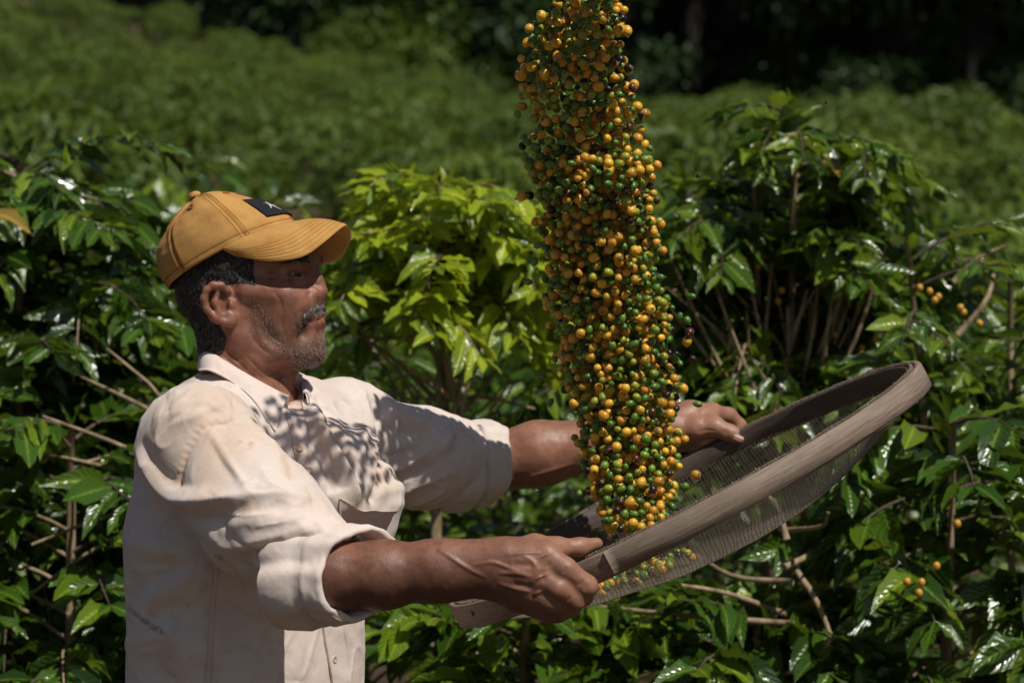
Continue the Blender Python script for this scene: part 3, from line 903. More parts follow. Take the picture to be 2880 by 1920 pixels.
# trunk and shoulders, all under the shirt
TY = math.radians(30)
TF = np.array((math.cos(TY), -math.sin(TY), 0)); TR = np.array((-math.sin(TY), -math.cos(TY), 0))
SH_N = at(558, 1245, -.185); SH_F = at(965, 1215, .185)               # shoulder joints, near and far
EL_N = at(945, 1622, -.325); EL_F = at(1392, 1300, .375)               # elbows
WR_N = at(1415, 1592, -.358); WR_F = at(1880, 1208, .368)              # wrists
B.cone(at(690, 1180, .01), SH_N, .04, .05, .03)
B.cone(at(690, 1180, .01), SH_F, .04, .05, .03)
B.ell(at(700, 1350, 0), (.085, .13, .17), np.stack((TF, TR, HU)), k=.04)
B.ell(at(690, 1850, 0), (.085, .13, .30), np.stack((TF, TR, HU)), k=.05)
# ---- arms
def lerp(a, b, t): return a + (b - a) * t
B.chain([SH_N, EL_N], [.053, .043], .02)
B.chain([EL_N, lerp(EL_N, WR_N, .28) + np.array((0, 0, -.001)), lerp(EL_N, WR_N, .62), WR_N], [.040, .0405, .0350, .0295], .02)
B.chain([lerp(EL_N, WR_N, .55) + HU * .006, WR_N + HU * .010], [.028, .024], .015)
B.chain([lerp(EL_N, WR_N, .55) - HU * .008, WR_N - HU * .012], [.028, .024], .015)
B.chain([SH_F, EL_F], [.053, .043], .02)
B.chain([EL_F, lerp(EL_F, WR_F, .25), lerp(EL_F, WR_F, .62), WR_F], [.045, .049, .038, .029], .02)
B.chain([lerp(EL_F, WR_F, .6) + np.array((0, .01, 0)), WR_F + np.array((0, .012, 0))], [.027, .023], .015)

# ---- near hand: palm against the outer face of the sieve band, fingers under it, thumb over it
def hand(joints, k=.007):
    for pts, rad in joints:
        B.chain([at(*p) for p in pts], rad, k)
hand([
    ([(1415, 1588, -.352), (1480, 1575, -.362), (1538, 1562, -.372)], [.027, .0235, .0165]),
    ([(1415, 1596, -.352), (1478, 1604, -.364), (1526, 1618, -.376)], [.028, .0235, .0165]),
    ([(1410, 1606, -.350), (1470, 1634, -.360), (1515, 1665, -.370)], [.028, .0235, .0165]),
    ([(1405, 1614, -.346), (1460, 1658, -.352), (1503, 1694, -.360)], [.027, .0225, .0160]),
], .018)
hand([
    ([(1536, 1562, -.374), (1590, 1600, -.383), (1648, 1648, -.376)], [.0158, .0142, .0142]),
    ([(1648, 1648, -.376), (1640, 1676, -.345), (1600, 1668, -.318)], [.0142, .0120, .0100]),
    ([(1524, 1620, -.377), (1570, 1655, -.386), (1616, 1686, -.374)], [.0155, .0138, .0135]),
    ([(1616, 1686, -.374), (1604, 1708, -.345), (1566, 1695, -.318)], [.0135, .0118, .0098]),
    ([(1512, 1666, -.371), (1548, 1692, -.378), (1584, 1708, -.366)], [.0150, .0132, .0128]),
    ([(1584, 1708, -.366), (1568, 1724, -.340), (1532, 1710, -.316)], [.0128, .0112, .0094]),
    ([(1500, 1695, -.360), (1524, 1712, -.364), (1548, 1722, -.352)], [.0140, .0118, .0112]),
    ([(1548, 1722, -.352), (1534, 1732, -.330), (1506, 1718, -.312)], [.0112, .0100, .0086]),
])
hand([
    ([(1435, 1565, -.345), (1505, 1543, -.338), (1566, 1540, -.330)], [.0220, .0180, .0125]),
    ([(1566, 1540, -.330), (1630, 1538, -.318), (1678, 1528, -.306)], [.0125, .0108, .0082]),
    ([(1530, 1556, -.362), (1562, 1546, -.335)], [.0140, .0120]),
], .010)
# ---- far hand: thumb on the inner face of the far band, fingers behind it
hand([
    ([(1880, 1205, .368), (1940, 1172, .384), (2002, 1160, .402)], [.026, .0225, .0155]),
    ([(1880, 1212, .372), (1940, 1190, .398), (1996, 1184, .425)], [.026, .0220, .0150]),
    ([(1880, 1216, .374), (1935, 1206, .405), (1985, 1208, .432)], [.026, .0210, .0145]),
    ([(1876, 1220, .374), (1925, 1222, .405), (1968, 1232, .430)], [.025, .0205, .0140]),
], .018)
hand([
    ([(2002, 1162, .404), (2050, 1168, .422), (2078, 1196, .430), (2072, 1232, .418)], [.0150, .0125, .0112, .0090]),
    ([(1996, 1186, .426), (2036, 1200, .442), (2056, 1232, .444), (2046, 1258, .426)], [.0145, .0122, .0110, .0090]),
    ([(1985, 1210, .433), (2018, 1228, .446), (2032, 1256, .444), (2022, 1280, .428)], [.0140, .0118, .0108, .0088]),
    ([(1968, 1233, .431), (1994, 1250, .440), (2004, 1274, .436), (1996, 1292, .424)], [.0130, .0108, .0100, .0080]),
])
hand([
    ([(1905, 1210, .362), (1960, 1205, .352), (2012, 1203, .343)], [.0215, .0185, .0140]),
    ([(2012, 1203, .343), (2052, 1217, .338), (2085, 1234, .334)], [.0140, .0120, .0098]),
    ([(1990, 1172, .392), (2008, 1195, .350)], [.0140, .0135]),
], .010)

bv, bq = mesh_field(B, (-.60, -.46, EYE - .62), (.40, .52, EYE + .25), .0019)
bn = vnormals(bv, bq)
body_skin = Skin(bv, bq)
# veins, tendons, skin creases: lines traced where they lie on the skin
def skin_lines(lines, w, amp):
    global bv
    for L in lines:
        bv = fold(bv, bn, body_skin.line(L), w, amp)
skin_lines([[(1330, 1590), (1380, 1580), (1420, 1592), (1450, 1605), (1480, 1612)], [(1230, 1540), (1275, 1572), (1320, 1600), (1365, 1622)],
            [(1400, 1610), (1450, 1612), (1500, 1622)], [(1470, 1560), (1500, 1580), (1506, 1602), (1490, 1640)],
            [(1400, 1640), (1450, 1655), (1500, 1665)], [(1420, 1560), (1470, 1555), (1520, 1552)]], .0024, .0016)
skin_lines([[(1525, 1600), (1530, 1640)], [(1440, 1640), (1495, 1650)], [(1440, 1585), (1500, 1590)], [(1500, 1685), (1490, 1640)]], .004, -.0016)
skin_lines([[(1536, 1562), (1534, 1558)], [(1522, 1618), (1524, 1622)], [(1510, 1664), (1512, 1668)]], .007, .0025)
skin_lines([[(1420, 1345), (1470, 1345), (1540, 1325), (1620, 1300)]], .003, .0012)
skin_lines([[(880, 815), (862, 835)], [(690, 1000), (720, 1030), (760, 1062)], [(640, 985), (690, 1040), (740, 1085)], [(600, 975), (650, 1020), (700, 1062)], [(748, 758), (762, 752), (776, 750)], [(735, 786), (752, 800), (766, 806)], [(640, 1010), (700, 1062), (760, 1098)], [(770, 820), (790, 850), (790, 880)], [(700, 930), (726, 970), (766, 1000)], [(856, 752), (852, 745), (850, 738)],
            [(742, 905), (760, 940), (800, 970)], [(800, 870), (792, 910), (806, 950)], [(738, 770), (752, 790), (770, 800)], [(780, 770), (768, 764), (752, 762)], [(780, 778), (766, 780), (752, 786)],
            [(800, 1030), (780, 1045), (762, 1052)], [(806, 1046), (786, 1062), (768, 1068)], [(826, 880), (830, 910), (846, 930)]], .0022, -.0012)
skin_lines([[(716, 890), (740, 960), (790, 1000)], [(845, 880), (838, 905), (846, 935)], [(780, 856), (770, 900), (780, 940)]], .0050, .0019)
skin_lines([[(1640, 1628), (1628, 1648)], [(1652, 1640), (1642, 1660)], [(1596, 1596), (1580, 1612)], [(1606, 1676), (1596, 1690)], [(1572, 1546), (1570, 1532)], [(1580, 1546), (1579, 1532)], [(1548, 1580), (1538, 1596)],
            [(2040, 1206), (2034, 1222)], [(2048, 1210), (2042, 1226)], [(1985, 1165), (1975, 1190)], [(1960, 1215), (1990, 1208), (2015, 1212)]], .0018, -.0011)
bv = bv + bn * (vnoise(bv, 130, 2) * .00025 + vnoise(bv, 45, 3) * .0005)[:, None]
# ------------------------------------------------------------------ skin, hair, cloth
def mat_skin():
    m = NT('skin'); co = m.coord()
    big = m.noise(co, 18, 3); mid = m.noise(co, 75, 4); fine = m.noise(co, 420, 2)
    c = m.ramp(big, [(.3, (.20, .080, .046)), (.55, (.31, .138, .082)), (.75, (.38, .178, .110))])
    c = m.mix(m.math('MULTIPLY', m.ramp(mid, [(.45, (0, 0, 0)), (.70, (1, 1, 1))]), .62), c, (.15, .055, .030))
    c = m.mix(m.math('MULTIPLY', m.ramp(m.noise(co, 34, 3), [(.5, (0, 0, 0)), (.72, (1, 1, 1))]), .35), c, (.34, .15, .095))
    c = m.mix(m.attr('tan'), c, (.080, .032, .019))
    c = m.mix(m.attr('pale'), c, (.40, .205, .13))
    c = m.mix(m.attr('red'), c, (.20, .060, .040))
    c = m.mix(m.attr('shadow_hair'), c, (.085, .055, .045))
    vor = m.n('ShaderNodeTexVoronoi', feature='DISTANCE_TO_EDGE'); m.l(co, vor.inputs['Vector']); vor.inputs['Scale'].default_value = 520
    nrm = m.bump(m.math('ADD', m.math('MULTIPLY', vor.outputs[0], .6), m.noise(co, 260, 4)), .22, .0018)
    nrm = m.bump(m.noise(co, 900, 2), .25, .001, nrm)
    r = m.ramp(m.noise(co, 160, 3), [(.3, (.36,) * 3), (.7, (.56,) * 3)])
    m.b.inputs['Subsurface Weight'].default_value = .16
    m.b.inputs['Subsurface Radius'].default_value = (1, .35, .2)
    m.b.inputs['Subsurface Scale'].default_value = .004
    return m.out(c, r, .5, nrm)
SKIN = mat_skin()

def mat_hair():
    m = NT('dark_hair'); co = m.coord()
    n = m.noise(m.mapping(co, (1, 1, .35)), 500, 3)
    c = m.ramp(n, [(.35, (.008, .007, .007)), (.62, (.03, .027, .025)), (.72, (.16, .15, .145))])
    return m.out(c, .5, .4, m.bump(n, .9, .003))
HAIR = mat_hair()
HAIR_DARK = plain('black_hair_strand', (.012, .010, .010), .45, .5)
HAIR_GREY = plain('grey_hair_strand', (.30, .265, .24), .5, .4)
HAIR_WHITE = plain('white_hair_strand', (.66, .60, .55), .6, .3)
EYE_WHITE = plain('eye_white', (.45, .38, .33), .2, .5)
IRIS = plain('dark_iris', (.012, .007, .005), .08, .6)

def mat_cap(name, base, dark):
    m = NT(name); co = m.coord()
    uv = m.attr('weave')
    tw = m.n('ShaderNodeTexWave', wave_type='BANDS'); m.l(m.mapping(co, (1, .2, 1), (0, .8, 0)), tw.inputs['Vector'])
    tw.inputs['Scale'].default_value = 330; tw.inputs['Distortion'].default_value = .6
    n = m.noise(co, 28, 5, .6)
    c = m.mix(m.ramp(n, [(.40, (0, 0, 0)), (.70, (1, 1, 1))]), base, dark)
    c = m.mix(m.math('MULTIPLY', tw.outputs[0], .28), c, tuple(x * .62 for x in base))
    spots = m.ramp(m.noise(co, 160, 2), [(.72, (0, 0, 0)), (.78, (1, 1, 1))])
    c = m.mix(m.math('MULTIPLY', spots, .35), c, (.16, .07, .02))
    c = m.mix(m.attr('stitch'), c, (.30, .125, .025))
    nrm = m.bump(tw.outputs[0], .35, .0006, m.bump(m.noise(co, 60, 4), .35, .003))
    return m.out(c, .85, .2, nrm)
CAP = mat_cap('mustard_twill', (.60, .325, .100), (.46, .225, .06))
CAP_THREAD = plain('cap_thread', (.30, .12, .025), .8, .2)
PATCH = NT('navy_patch')
PATCH.out((.016, .017, .022), .85, .2, PATCH.bump(PATCH.noise(PATCH.coord(), 900, 2), .5, .0008))
PATCH = PATCH.m
PATCH_WHITE = plain('white_embroidery', (.58, .58, .58), .8, .2)

def mat_shirt(name, base, pink):
    m = NT(name); co = m.coord()
    n = m.noise(co, 7, 4); n2 = m.noise(co, 40, 5, .65)
    c = m.mix(m.ramp(n, [(.38, (0, 0, 0)), (.66, (1, 1, 1))]), base, pink)
    c = m.mix(m.math('MULTIPLY', m.ramp(n2, [(.52, (0, 0, 0)), (.78, (1, 1, 1))]), .5), c, (.44, .35, .27))
    sp = m.ramp(m.noise(m.mapping(co, (1, 1, .45), (.4, .5, .2)), 150, 3), [(.70, (0, 0, 0)), (.78, (1, 1, 1))])
    c = m.mix(m.math('MULTIPLY', sp, .42), c, (.26, .19, .14))
    c = m.mix(m.attr('seam'), c, (.62, .36, .26))
    c = m.mix(m.attr('dirt'), c, (.16, .10, .07))
    c = m.mix(m.attr('rust'), c, (.55, .34, .17))
    weave = m.noise(co, 1300, 1)
    nrm = m.bump(m.noise(m.mapping(co, (1, 1, .6), (.3, .2, .5)), 26, 4, .6), .16, .006)
    nrm = m.bump(m.noise(co, 110, 3, .5, .8), .10, .002, nrm)
    wv = m.math('ABSOLUTE', m.math('SUBTRACT', m.noise(m.mapping(co, (1, 1, .75), (.4, .3, .8)), 15, 2, .5, 1.4), .5))
    nrm = m.bump(m.ramp(wv, [(0, (0, 0, 0)), (.22, (1, 1, 1))]), .10, .006, nrm)
    nrm = m.bump(weave, .12, .0008, nrm)
    m.b.inputs['Sheen Weight'].default_value = .08
    return m.out(c, .88, .2, nrm)
SHIRT = mat_shirt('cream_cotton', (.71, .615, .54), (.735, .595, .525))
SHIRT_PINK = mat_shirt('pinkish_cotton', (.68, .53, .46), (.70, .56, .49))
BUTTON = plain('shirt_button', (.55, .42, .30), .35, .5)
SEAM_DARK = plain('seam_thread', (.50, .27, .19), .9, .1)
TROUSERS = plain('work_trousers', (.055, .06, .075), .9, .2)
BOOT = plain('boot_leather', (.045, .03, .02), .5, .4)
# ------------------------------------------------------------------ body object
def px_mask(V, poly, soft=10.0):
    """1 inside the photograph polygon, falling to 0 over `soft` pixels, for points V"""
    P = project(V); x, y = P[:, 0], P[:, 1]
    poly = np.array(poly, float); ins = np.zeros(len(V), bool); best = np.full(len(V), 1e9)
    for i in range(len(poly)):
        a = poly[i]; b = poly[(i + 1) % len(poly)]
        c = ((a[1] > y) != (b[1] > y)) & (x < (b[0] - a[0]) * (y - a[1]) / (b[1] - a[1] + 1e-9) + a[0])
        ins ^= c
        ab = b - a; t = np.clip(((P - a) @ ab) / (ab @ ab), 0, 1)
        best = np.minimum(best, np.linalg.norm(P - a - t[:, None] * ab, axis=1))
    return np.clip(np.where(ins, .5 + best / soft / 2, .5 - best / soft / 2), 0, 1)

CT = math.radians(26.5)
CF = HF * math.cos(CT) + HU * math.sin(CT); CN = HU * math.cos(CT) - HF * math.sin(CT)
CO = hp(657, 722, 0)
under = np.clip(((bv - CO) @ CN - .004) / .012, 0, 1) * (hloc(bv)[:, 2] > 0)      # the skull stays clear of the cap
bv = bv + (CO + CN * .01 - bv) * (under * .09)[:, None]
bn = vnormals(bv, bq)
body_me = make_mesh('body', bv, bq)
hl = hloc(bv)
near_thumb = lambda p, r: np.exp(-(np.linalg.norm(bv - at(*p), axis=1) / r) ** 2)
pale = np.clip(.55 * near_thumb((2020, 1200, .34), .07) + .5 * near_thumb((1600, 1540, -.33), .06) + .35 * near_thumb((1540, 1600, -.38), .06), 0, 1) + \
       .22 * np.clip((bv[:, 1] - .25) / .1, 0, 1)
red = np.zeros(len(bv))
lips = np.zeros(len(bv))
for L in ([(902, 886, 0), (886, 896, .016), (862, 908, .027)], [(903, 904, 0), (886, 909, .015), (864, 912, .026)]):
    d, _ = seg_dist(bv, np.array([hp(*p) for p in L])); lips = np.maximum(lips, np.clip(1.35 - d / .006, 0, 1))
red = np.maximum(lips * .8, .5 * px_mask(bv, [(590, 925), (690, 935), (700, 1010), (640, 1010)], 60) * (hl[:, 1] > .02))
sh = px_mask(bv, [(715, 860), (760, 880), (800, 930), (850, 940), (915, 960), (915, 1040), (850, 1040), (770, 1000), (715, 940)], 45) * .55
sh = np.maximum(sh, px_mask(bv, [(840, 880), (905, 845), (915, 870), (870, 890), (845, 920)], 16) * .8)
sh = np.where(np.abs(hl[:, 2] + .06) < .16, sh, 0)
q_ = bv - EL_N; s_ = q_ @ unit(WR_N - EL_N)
tan = np.clip((s_ + .05) / .05, 0, 1) * np.clip(1 - (s_ - .24) / .10, 0, 1) * (bv[:, 1] < -.2) * np.clip(.55 - .35 * bn[:, 2], .1, .85)  # outer-forearm tan, with the shaded side and underside painted darker by normal
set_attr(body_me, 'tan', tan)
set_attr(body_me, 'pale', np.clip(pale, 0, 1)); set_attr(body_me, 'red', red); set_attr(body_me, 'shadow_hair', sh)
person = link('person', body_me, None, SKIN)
tag(person, 'man in a mustard cap and cream shirt holding up a round sieve', 'person')

def sub(name, me, mats, parent=None, **kw):
    return tag(link(name, me, parent or person, mats), **kw)

# eyes
def sphere(c, r, nu=16, nv=10, axis=(0, 0, 1), m_iris=None):
    ax = unit(axis); t1 = unit(np.cross(ax, (0.3, 0.2, 0.9))); t2 = np.cross(ax, t1)
    V = []; F = []; M = []
    for j in range(nv + 1):
        a = math.pi * j / nv
        for i in range(nu):
            b = 2 * math.pi * i / nu
            V.append(c + r * (math.cos(a) * ax + math.sin(a) * (math.cos(b) * t1 + math.sin(b) * t2)))
    for j in range(nv):
        for i in range(nu):
            F.append((j * nu + i, (j + 1) * nu + i, (j + 1) * nu + (i + 1) % nu, j * nu + (i + 1) % nu))
            M.append(1 if (m_iris and j < m_iris) else 0)
    return np.array(V), F, M
for sgn in (1, -1):
    c = hp(825, 770.5, .0302)
    if sgn < 0: c = mir(c)
    V, F, M = sphere(c, .0111, axis=unit(HF * .93 + HR * sgn * .28 - HU * .02), m_iris=3)
    sub('eye', make_mesh('eye', c + (V - c) * 1.06, F, True, M), [EYE_WHITE, IRIS])

# thumb nail of the far hand, lying on the thumb
def nail(pts, w):
    mb = MB(); C = resample(np.array([at(*p) for p in pts]), 6)
    T = unit(C[-1] - C[0]); n = unit(np.array((0, -.75, .66))); n = unit(n - T * (n @ T)); s = np.cross(T, n)
    V = []
    for i, c in enumerate(C):
        ww = w * (1, 1.1, 1.12, 1.1, 1.0, .72)[i]
        for j in range(7):
            a = (j - 3) / 3
            V.append(c + s * ww * a + n * (.0012 - .0032 * a * a))
    mb.add(V, grid_faces(6, 7)); return mb.mesh('nail')
NAIL = plain('thumb_nail', (.33, .17, .115), .35, .4)
sub('thumb_nail', nail([(2066, 1222, .3255), (2091, 1233, .3235)], .0062), NAIL)

# ------------------------------------------------------------------ hair
def in_poly(P, poly):
    x, y = P[:, 0], P[:, 1]; ins = np.zeros(len(P), bool); best = np.full(len(P), 1e9)
    poly = np.array(poly, float)
    for i in range(len(poly)):
        a = poly[i]; b = poly[(i + 1) % len(poly)]
        ins ^= ((a[1] > y) != (b[1] > y)) & (x < (b[0] - a[0]) * (y - a[1]) / (b[1] - a[1] + 1e-9) + a[0])
        ab = b - a; t = np.clip(((P - a) @ ab) / (ab @ ab), 0, 1)
        best = np.minimum(best, np.linalg.norm(P - a - t[:, None] * ab, axis=1))
    return np.where(ins, best, -best)
def hpx(V):
    """head points in the pixel frame of the head's own side view"""
    q = hloc(V); return np.stack((690 + q[:, 0] / PXM, 800 - q[:, 2] / PXM), 1)
def near_px(V):
    q = (V - HO) @ HR
    return project(V - np.where(q < 0, 2 * q, 0)[:, None] * HR)
hair_poly = [(440, 800), (470, 700), (560, 640), (690, 650), (712, 700), (716, 768), (722, 806), (700, 800), (676, 798), (652, 800), (634, 806), (620, 790), (598, 786), (586, 800), (594, 830), (604, 870), (622, 915), (640, 955), (632, 985), (592, 1000), (540, 990), (500, 930)]
side = np.abs(hl[:, 1])
md = in_poly(near_px(bv), hair_poly)
ear_zone = (np.linalg.norm((bv - hp(617, 856, .078)) @ HA.T / np.array((.031, .022, .037)), axis=1) < 1) & (side > .0745)
md = np.where((hl[:, 2] > -.115) & (hl[:, 2] < .2) & (hl[:, 0] < .06) & (hl[:, 0] > -.16) & (side < .09) & ~ear_zone, md, -50)
md2 = md
fm = (md2[bq] > 0).all(1)
hf = bq[fm]; used = np.unique(hf); remap = np.full(len(bv), -1); remap[used] = np.arange(len(used))
hv = bv[used] + bn[used] * (np.clip(md2[used] / 16, 0, 1) * (.0030 + .0011 * vnoise(bv[used], 90, 5) + .0008 * vnoise(bv[used], 260, 6)) + .0004)[:, None]
hair = sub('hair', make_mesh('hair', hv, remap[hf]), HAIR)

def strands(name, pos, nrm, dirn, length, width, mats, mat_p, parent=None, lift=.35, kind='stuff'):
    """many short tapering hairs (3-sided cones), one mesh"""
    n = len(pos)
    d = dirn - nrm * np.sum(dirn * nrm, 1)[:, None]
    d /= np.linalg.norm(d, axis=1)[:, None] + 1e-9
    lf = np.broadcast_to(np.asarray(lift, float), (n,))
    d1 = d + nrm * lf[:, None]; d1 /= np.linalg.norm(d1, axis=1)[:, None]
    s = np.cross(d1, nrm); s /= np.linalg.norm(s, axis=1)[:, None] + 1e-9
    u = np.cross(s, d1); w = width[:, None]
    base = pos - nrm * .0006
    midp = base + d1 * (length * .55)[:, None]
    d2 = d1 + d * .25; d2 /= np.linalg.norm(d2, axis=1)[:, None]
    tip = midp + d2 * (length * .45)[:, None]
    V = np.stack([base + s * w, base - s * w * .5 + u * w * .87, base - s * w * .5 - u * w * .87,
                  midp + s * w * .8, midp - s * w * .4 + u * w * .7, midp - s * w * .4 - u * w * .7, tip], 1).reshape(-1, 3)
    o = (np.arange(n) * 7)[:, None]
    F = [tuple(r) for a in ((0, 1, 4, 3), (1, 2, 5, 4), (2, 0, 3, 5)) for r in (o + np.array(a)).tolist()] + \
        [tuple(r) for a in ((3, 4, 6), (4, 5, 6), (5, 3, 6)) for r in (o + np.array(a)).tolist()]
    mi = rng.choice(len(mat_p), n, p=mat_p)
    ob = link(name, make_mesh(name, V, F, True, np.tile(mi, 6)), parent or person, mats)
    if kind: ob['kind'] = kind
    return ob

def scatter(weight, n):
    """n random points on the body surface with per-vertex weight; returns positions, normals, face ids"""
    fw = weight[bq].min(1); e1 = bv[bq[:, 2]] - bv[bq[:, 0]]; e2 = bv[bq[:, 3]] - bv[bq[:, 1]]
    p = fw * np.linalg.norm(np.cross(e1, e2), axis=1); p /= p.sum()
    f = rng.choice(len(bq), n, p=p)
    a, b = rng.random(n)[:, None], rng.random(n)[:, None]
    q = bv[bq[f]]; pos = (q[:, 0] * (1 - a) + q[:, 1] * a) * (1 - b) + (q[:, 3] * (1 - a) + q[:, 2] * a) * b
    nr = bn[bq[f, 0]]
    return pos, nr
hpv = near_px(bv)
def flow(pos, dx, dz, jit=.35):
    n = len(pos)
    d = HF * dx + HU * dz + np.zeros((n, 3)) + rng.normal(0, jit, (n, 3))
    return d
w = np.clip(md2 / 14, 0, 1)
pos, nr = scatter(w, 7000)
strands('hair_strand', pos + nr * .003, nr, flow(pos, -.35, -.8), rng.uniform(.007, .013, len(pos)), rng.uniform(.00016, .0003, len(pos)),
        [HAIR_DARK, HAIR_GREY], [.68, .32], lift=.22)
# sideburn and beard stubble
def beard_mask(poly, soft):
    d = in_poly(hpv, poly)
    m = np.clip(d / soft + .3, 0, 1)
    return np.where((hl[:, 2] > -.14) & (hl[:, 2] < .06) & (hl[:, 0] > -.03), m, 0)
stub = beard_mask([(690, 800), (716, 806), (730, 840), (760, 880), (775, 920), (800, 950), (850, 955), (868, 925), (912, 925), (930, 960), (926, 1040), (860, 1050), (780, 1010), (730, 960), (700, 890)], 25)
ear_free = np.where(side > .0735, 0, 1)
pos, nr = scatter(stub * ear_free, 1500)
strands('stubble', pos, nr, flow(pos, .25, -.8), rng.uniform(.0025, .0055, len(pos)), rng.uniform(.00014, .00023, len(pos)),
        [HAIR_DARK, HAIR_GREY, HAIR_WHITE], [.30, .35, .35], lift=.5)
chinw = beard_mask([(850, 960), (900, 945), (925, 960), (925, 1040), (850, 1050), (800, 1010)], 18)
pos, nr = scatter(chinw, 950)
strands('goatee', pos, nr, flow(pos, .3, -.8), rng.uniform(.003, .0065, len(pos)), rng.uniform(.00014, .00025, len(pos)),
        [HAIR_DARK, HAIR_GREY, HAIR_WHITE], [.45, .33, .22], lift=.6)
mous = np.where((np.abs(hl[:, 1]) < .046), np.clip(in_poly(hpv, [(836, 926), (840, 900), (862, 872), (886, 853), (925, 846), (925, 874), (906, 875), (884, 885), (864, 902), (848, 930)]) / 6 + .2, 0, 1), 0) * (hl[:, 0] > .05)
pos, nr = scatter(mous, 2300)
strands('moustache', pos, nr, flow(pos, -.25, -.8, .3) + HR * (np.sign((pos - HO) @ HR) * .25)[:, None], rng.uniform(.005, .0095, len(pos)), rng.uniform(.00015, .00026, len(pos)),
        [HAIR_DARK, HAIR_GREY, HAIR_WHITE], [.48, .30, .22], lift=.45)
for sgn in (1, -1):
    eb = np.where(hl[:, 1] * sgn > .008, np.clip(in_poly(hpv, [(800, 745), (812, 728), (845, 716), (872, 722), (874, 738), (845, 736)]) / 5 + .2, 0, 1), 0) * (hl[:, 0] > .03)
    pos, nr = scatter(eb, 420)
    strands('eyebrow', pos, nr, flow(pos, -.7, .1, .25) , rng.uniform(.006, .010, len(pos)), rng.uniform(.0002, .0003, len(pos)), [HAIR_DARK, HAIR_GREY], [.8, .2], lift=.3)

# fine dark hair on the forearms
fore = np.zeros(len(bv))
for e, w_ in ((EL_N, WR_N), (EL_F, WR_F)):
    q_ = bv - e; ax_ = unit(w_ - e); s_ = q_ @ ax_; d_ = np.linalg.norm(q_ - s_[:, None] * ax_, axis=1)
    fore = np.maximum(fore, (s_ > .02) & (s_ < .27) & (d_ < .075))
pos, nr = scatter(fore.astype(float), 1500)
strands('arm_hair', pos, nr, np.array((1.0, .1, -.3)) + rng.normal(0, .35, (len(pos), 3)), rng.uniform(.004, .008, len(pos)), rng.uniform(.00007, .00012, len(pos)), [HAIR_DARK], [1.0], lift=.35)

# ------------------------------------------------------------------ cap
def interp(x, xs, ys):
    # monotone-ish smooth interpolation
    return np.interp(x, xs, ys)
prof_t = np.linspace(0, 1, 9)                            # 0 brim seam .. 1 apex, by arc
front_c = np.array([(204, 0), (196, 30), (176, 62), (150, 92), (118, 126), (80, 160), (45, 181), (10, 195), (-27, 200)], float)
back_c = np.array([(-206, 0), (-211, 35), (-210, 75), (-198, 108), (-172, 138), (-140, 162), (-105, 181), (-68, 194), (-27, 200)], float)
side_c = np.array([(164, 0), (166, 40), (162, 78), (150, 112), (130, 142), (102, 166), (70, 184), (36, 196), (0, 200)], float)
def cap_point(th, t):
    """th azimuth from the front (towards the camera positive), t 0..1 from the edge to the button"""
    th = np.asarray(th, float); t = np.asarray(t, float)
    f = [np.interp(t, prof_t, c) for c in (front_c[:, 0], front_c[:, 1], back_c[:, 0], back_c[:, 1], side_c[:, 0], side_c[:, 1])]
    cs, sn = np.cos(th), np.sin(th)
    ap = -27 * t
    ax = np.where(cs > 0, f[0] - ap, ap - f[2])           # half axis along
    along = ap + cs * ax
    lat = sn * f[4] * (1 + 0.04 * cs)
    wf = np.clip(cs, 0, 1) ** 2; wb = np.clip(-cs, 0, 1) ** 2; ws = 1 - wf - wb
    n = wf * f[1] + wb * f[3] + ws * f[5]
    return along, lat, n
def cap_world(th, t, off=0.0):
    def raw(a, b):
        al, la, n = cap_point(a, b)
        return CO + PXM * (al[..., None] * CF + la[..., None] * HR + n[..., None] * CN)
    th = np.asarray(th, float); t = np.asarray(t, float)
    P = raw(th, t)
    e = 1e-3
    N = np.cross(raw(th + e, t) - raw(th - e, t), raw(th, np.clip(t + e, 0, 1)) - raw(th, np.clip(t - e, 0, 1)))
    N /= np.linalg.norm(N, axis=-1)[..., None] + 1e-12
    cen = CO + PXM * 60 * CN
    N *= np.sign(np.sum(N * (P - cen), -1))[..., None]
    return P + N * off, N
nth, nt = 168, 44
TH, TT = np.meshgrid(np.arange(nth) / nth * 2 * math.pi, np.linspace(0, .985, nt), indexing='ij')
P, N = cap_world(TH, TT)
seam_a = np.abs(((TH / (math.pi / 3)) + .5) % 1 - .5) * (math.pi / 3)       # angle to the nearest panel seam
rad = np.linalg.norm(np.stack(cap_point(TH, TT)[:2], -1) - np.stack((-27 * TT, 0 * TT), -1), axis=-1) * PXM
sd = seam_a * rad
flat = P.reshape(-1, 3)
wr = vnoise(flat, 26, 8).reshape(TH.shape) * .0022 + vnoise(flat, 60, 9).reshape(TH.shape) * .0009
disp = wr - .0013 * np.exp(-(sd / .0016) ** 2) + .0009 * np.exp(-((sd - .0045) / .0025) ** 2)
# soft dents behind the button and at the back
for a0, t0, ra, amp in ((2.0, .78, .35, -.006), (2.75, .60, .30, -.004), (2.35, .50, .22, -.004), (1.55, .30, .35, -.0025), (.8, .55, .25, .0015), (3.0, .85, .3, -.004)):
    dd = ((np.angle(np.exp(1j * (TH - a0)))) ** 2 + ((TT - t0) * 1.6) ** 2) / ra ** 2
    disp = disp + amp * np.exp(-dd)
P = P + N * disp[..., None]
V = P.reshape(-1, 3)
F = grid_faces(nth, nt, True, False)
apex = CO + PXM * (-27 * CF + 200 * CN)
V = np.vstack((V, apex)); F += [(i * nt + nt - 1, ((i + 1) % nth) * nt + nt - 1, nth * nt) for i in range(nth)]
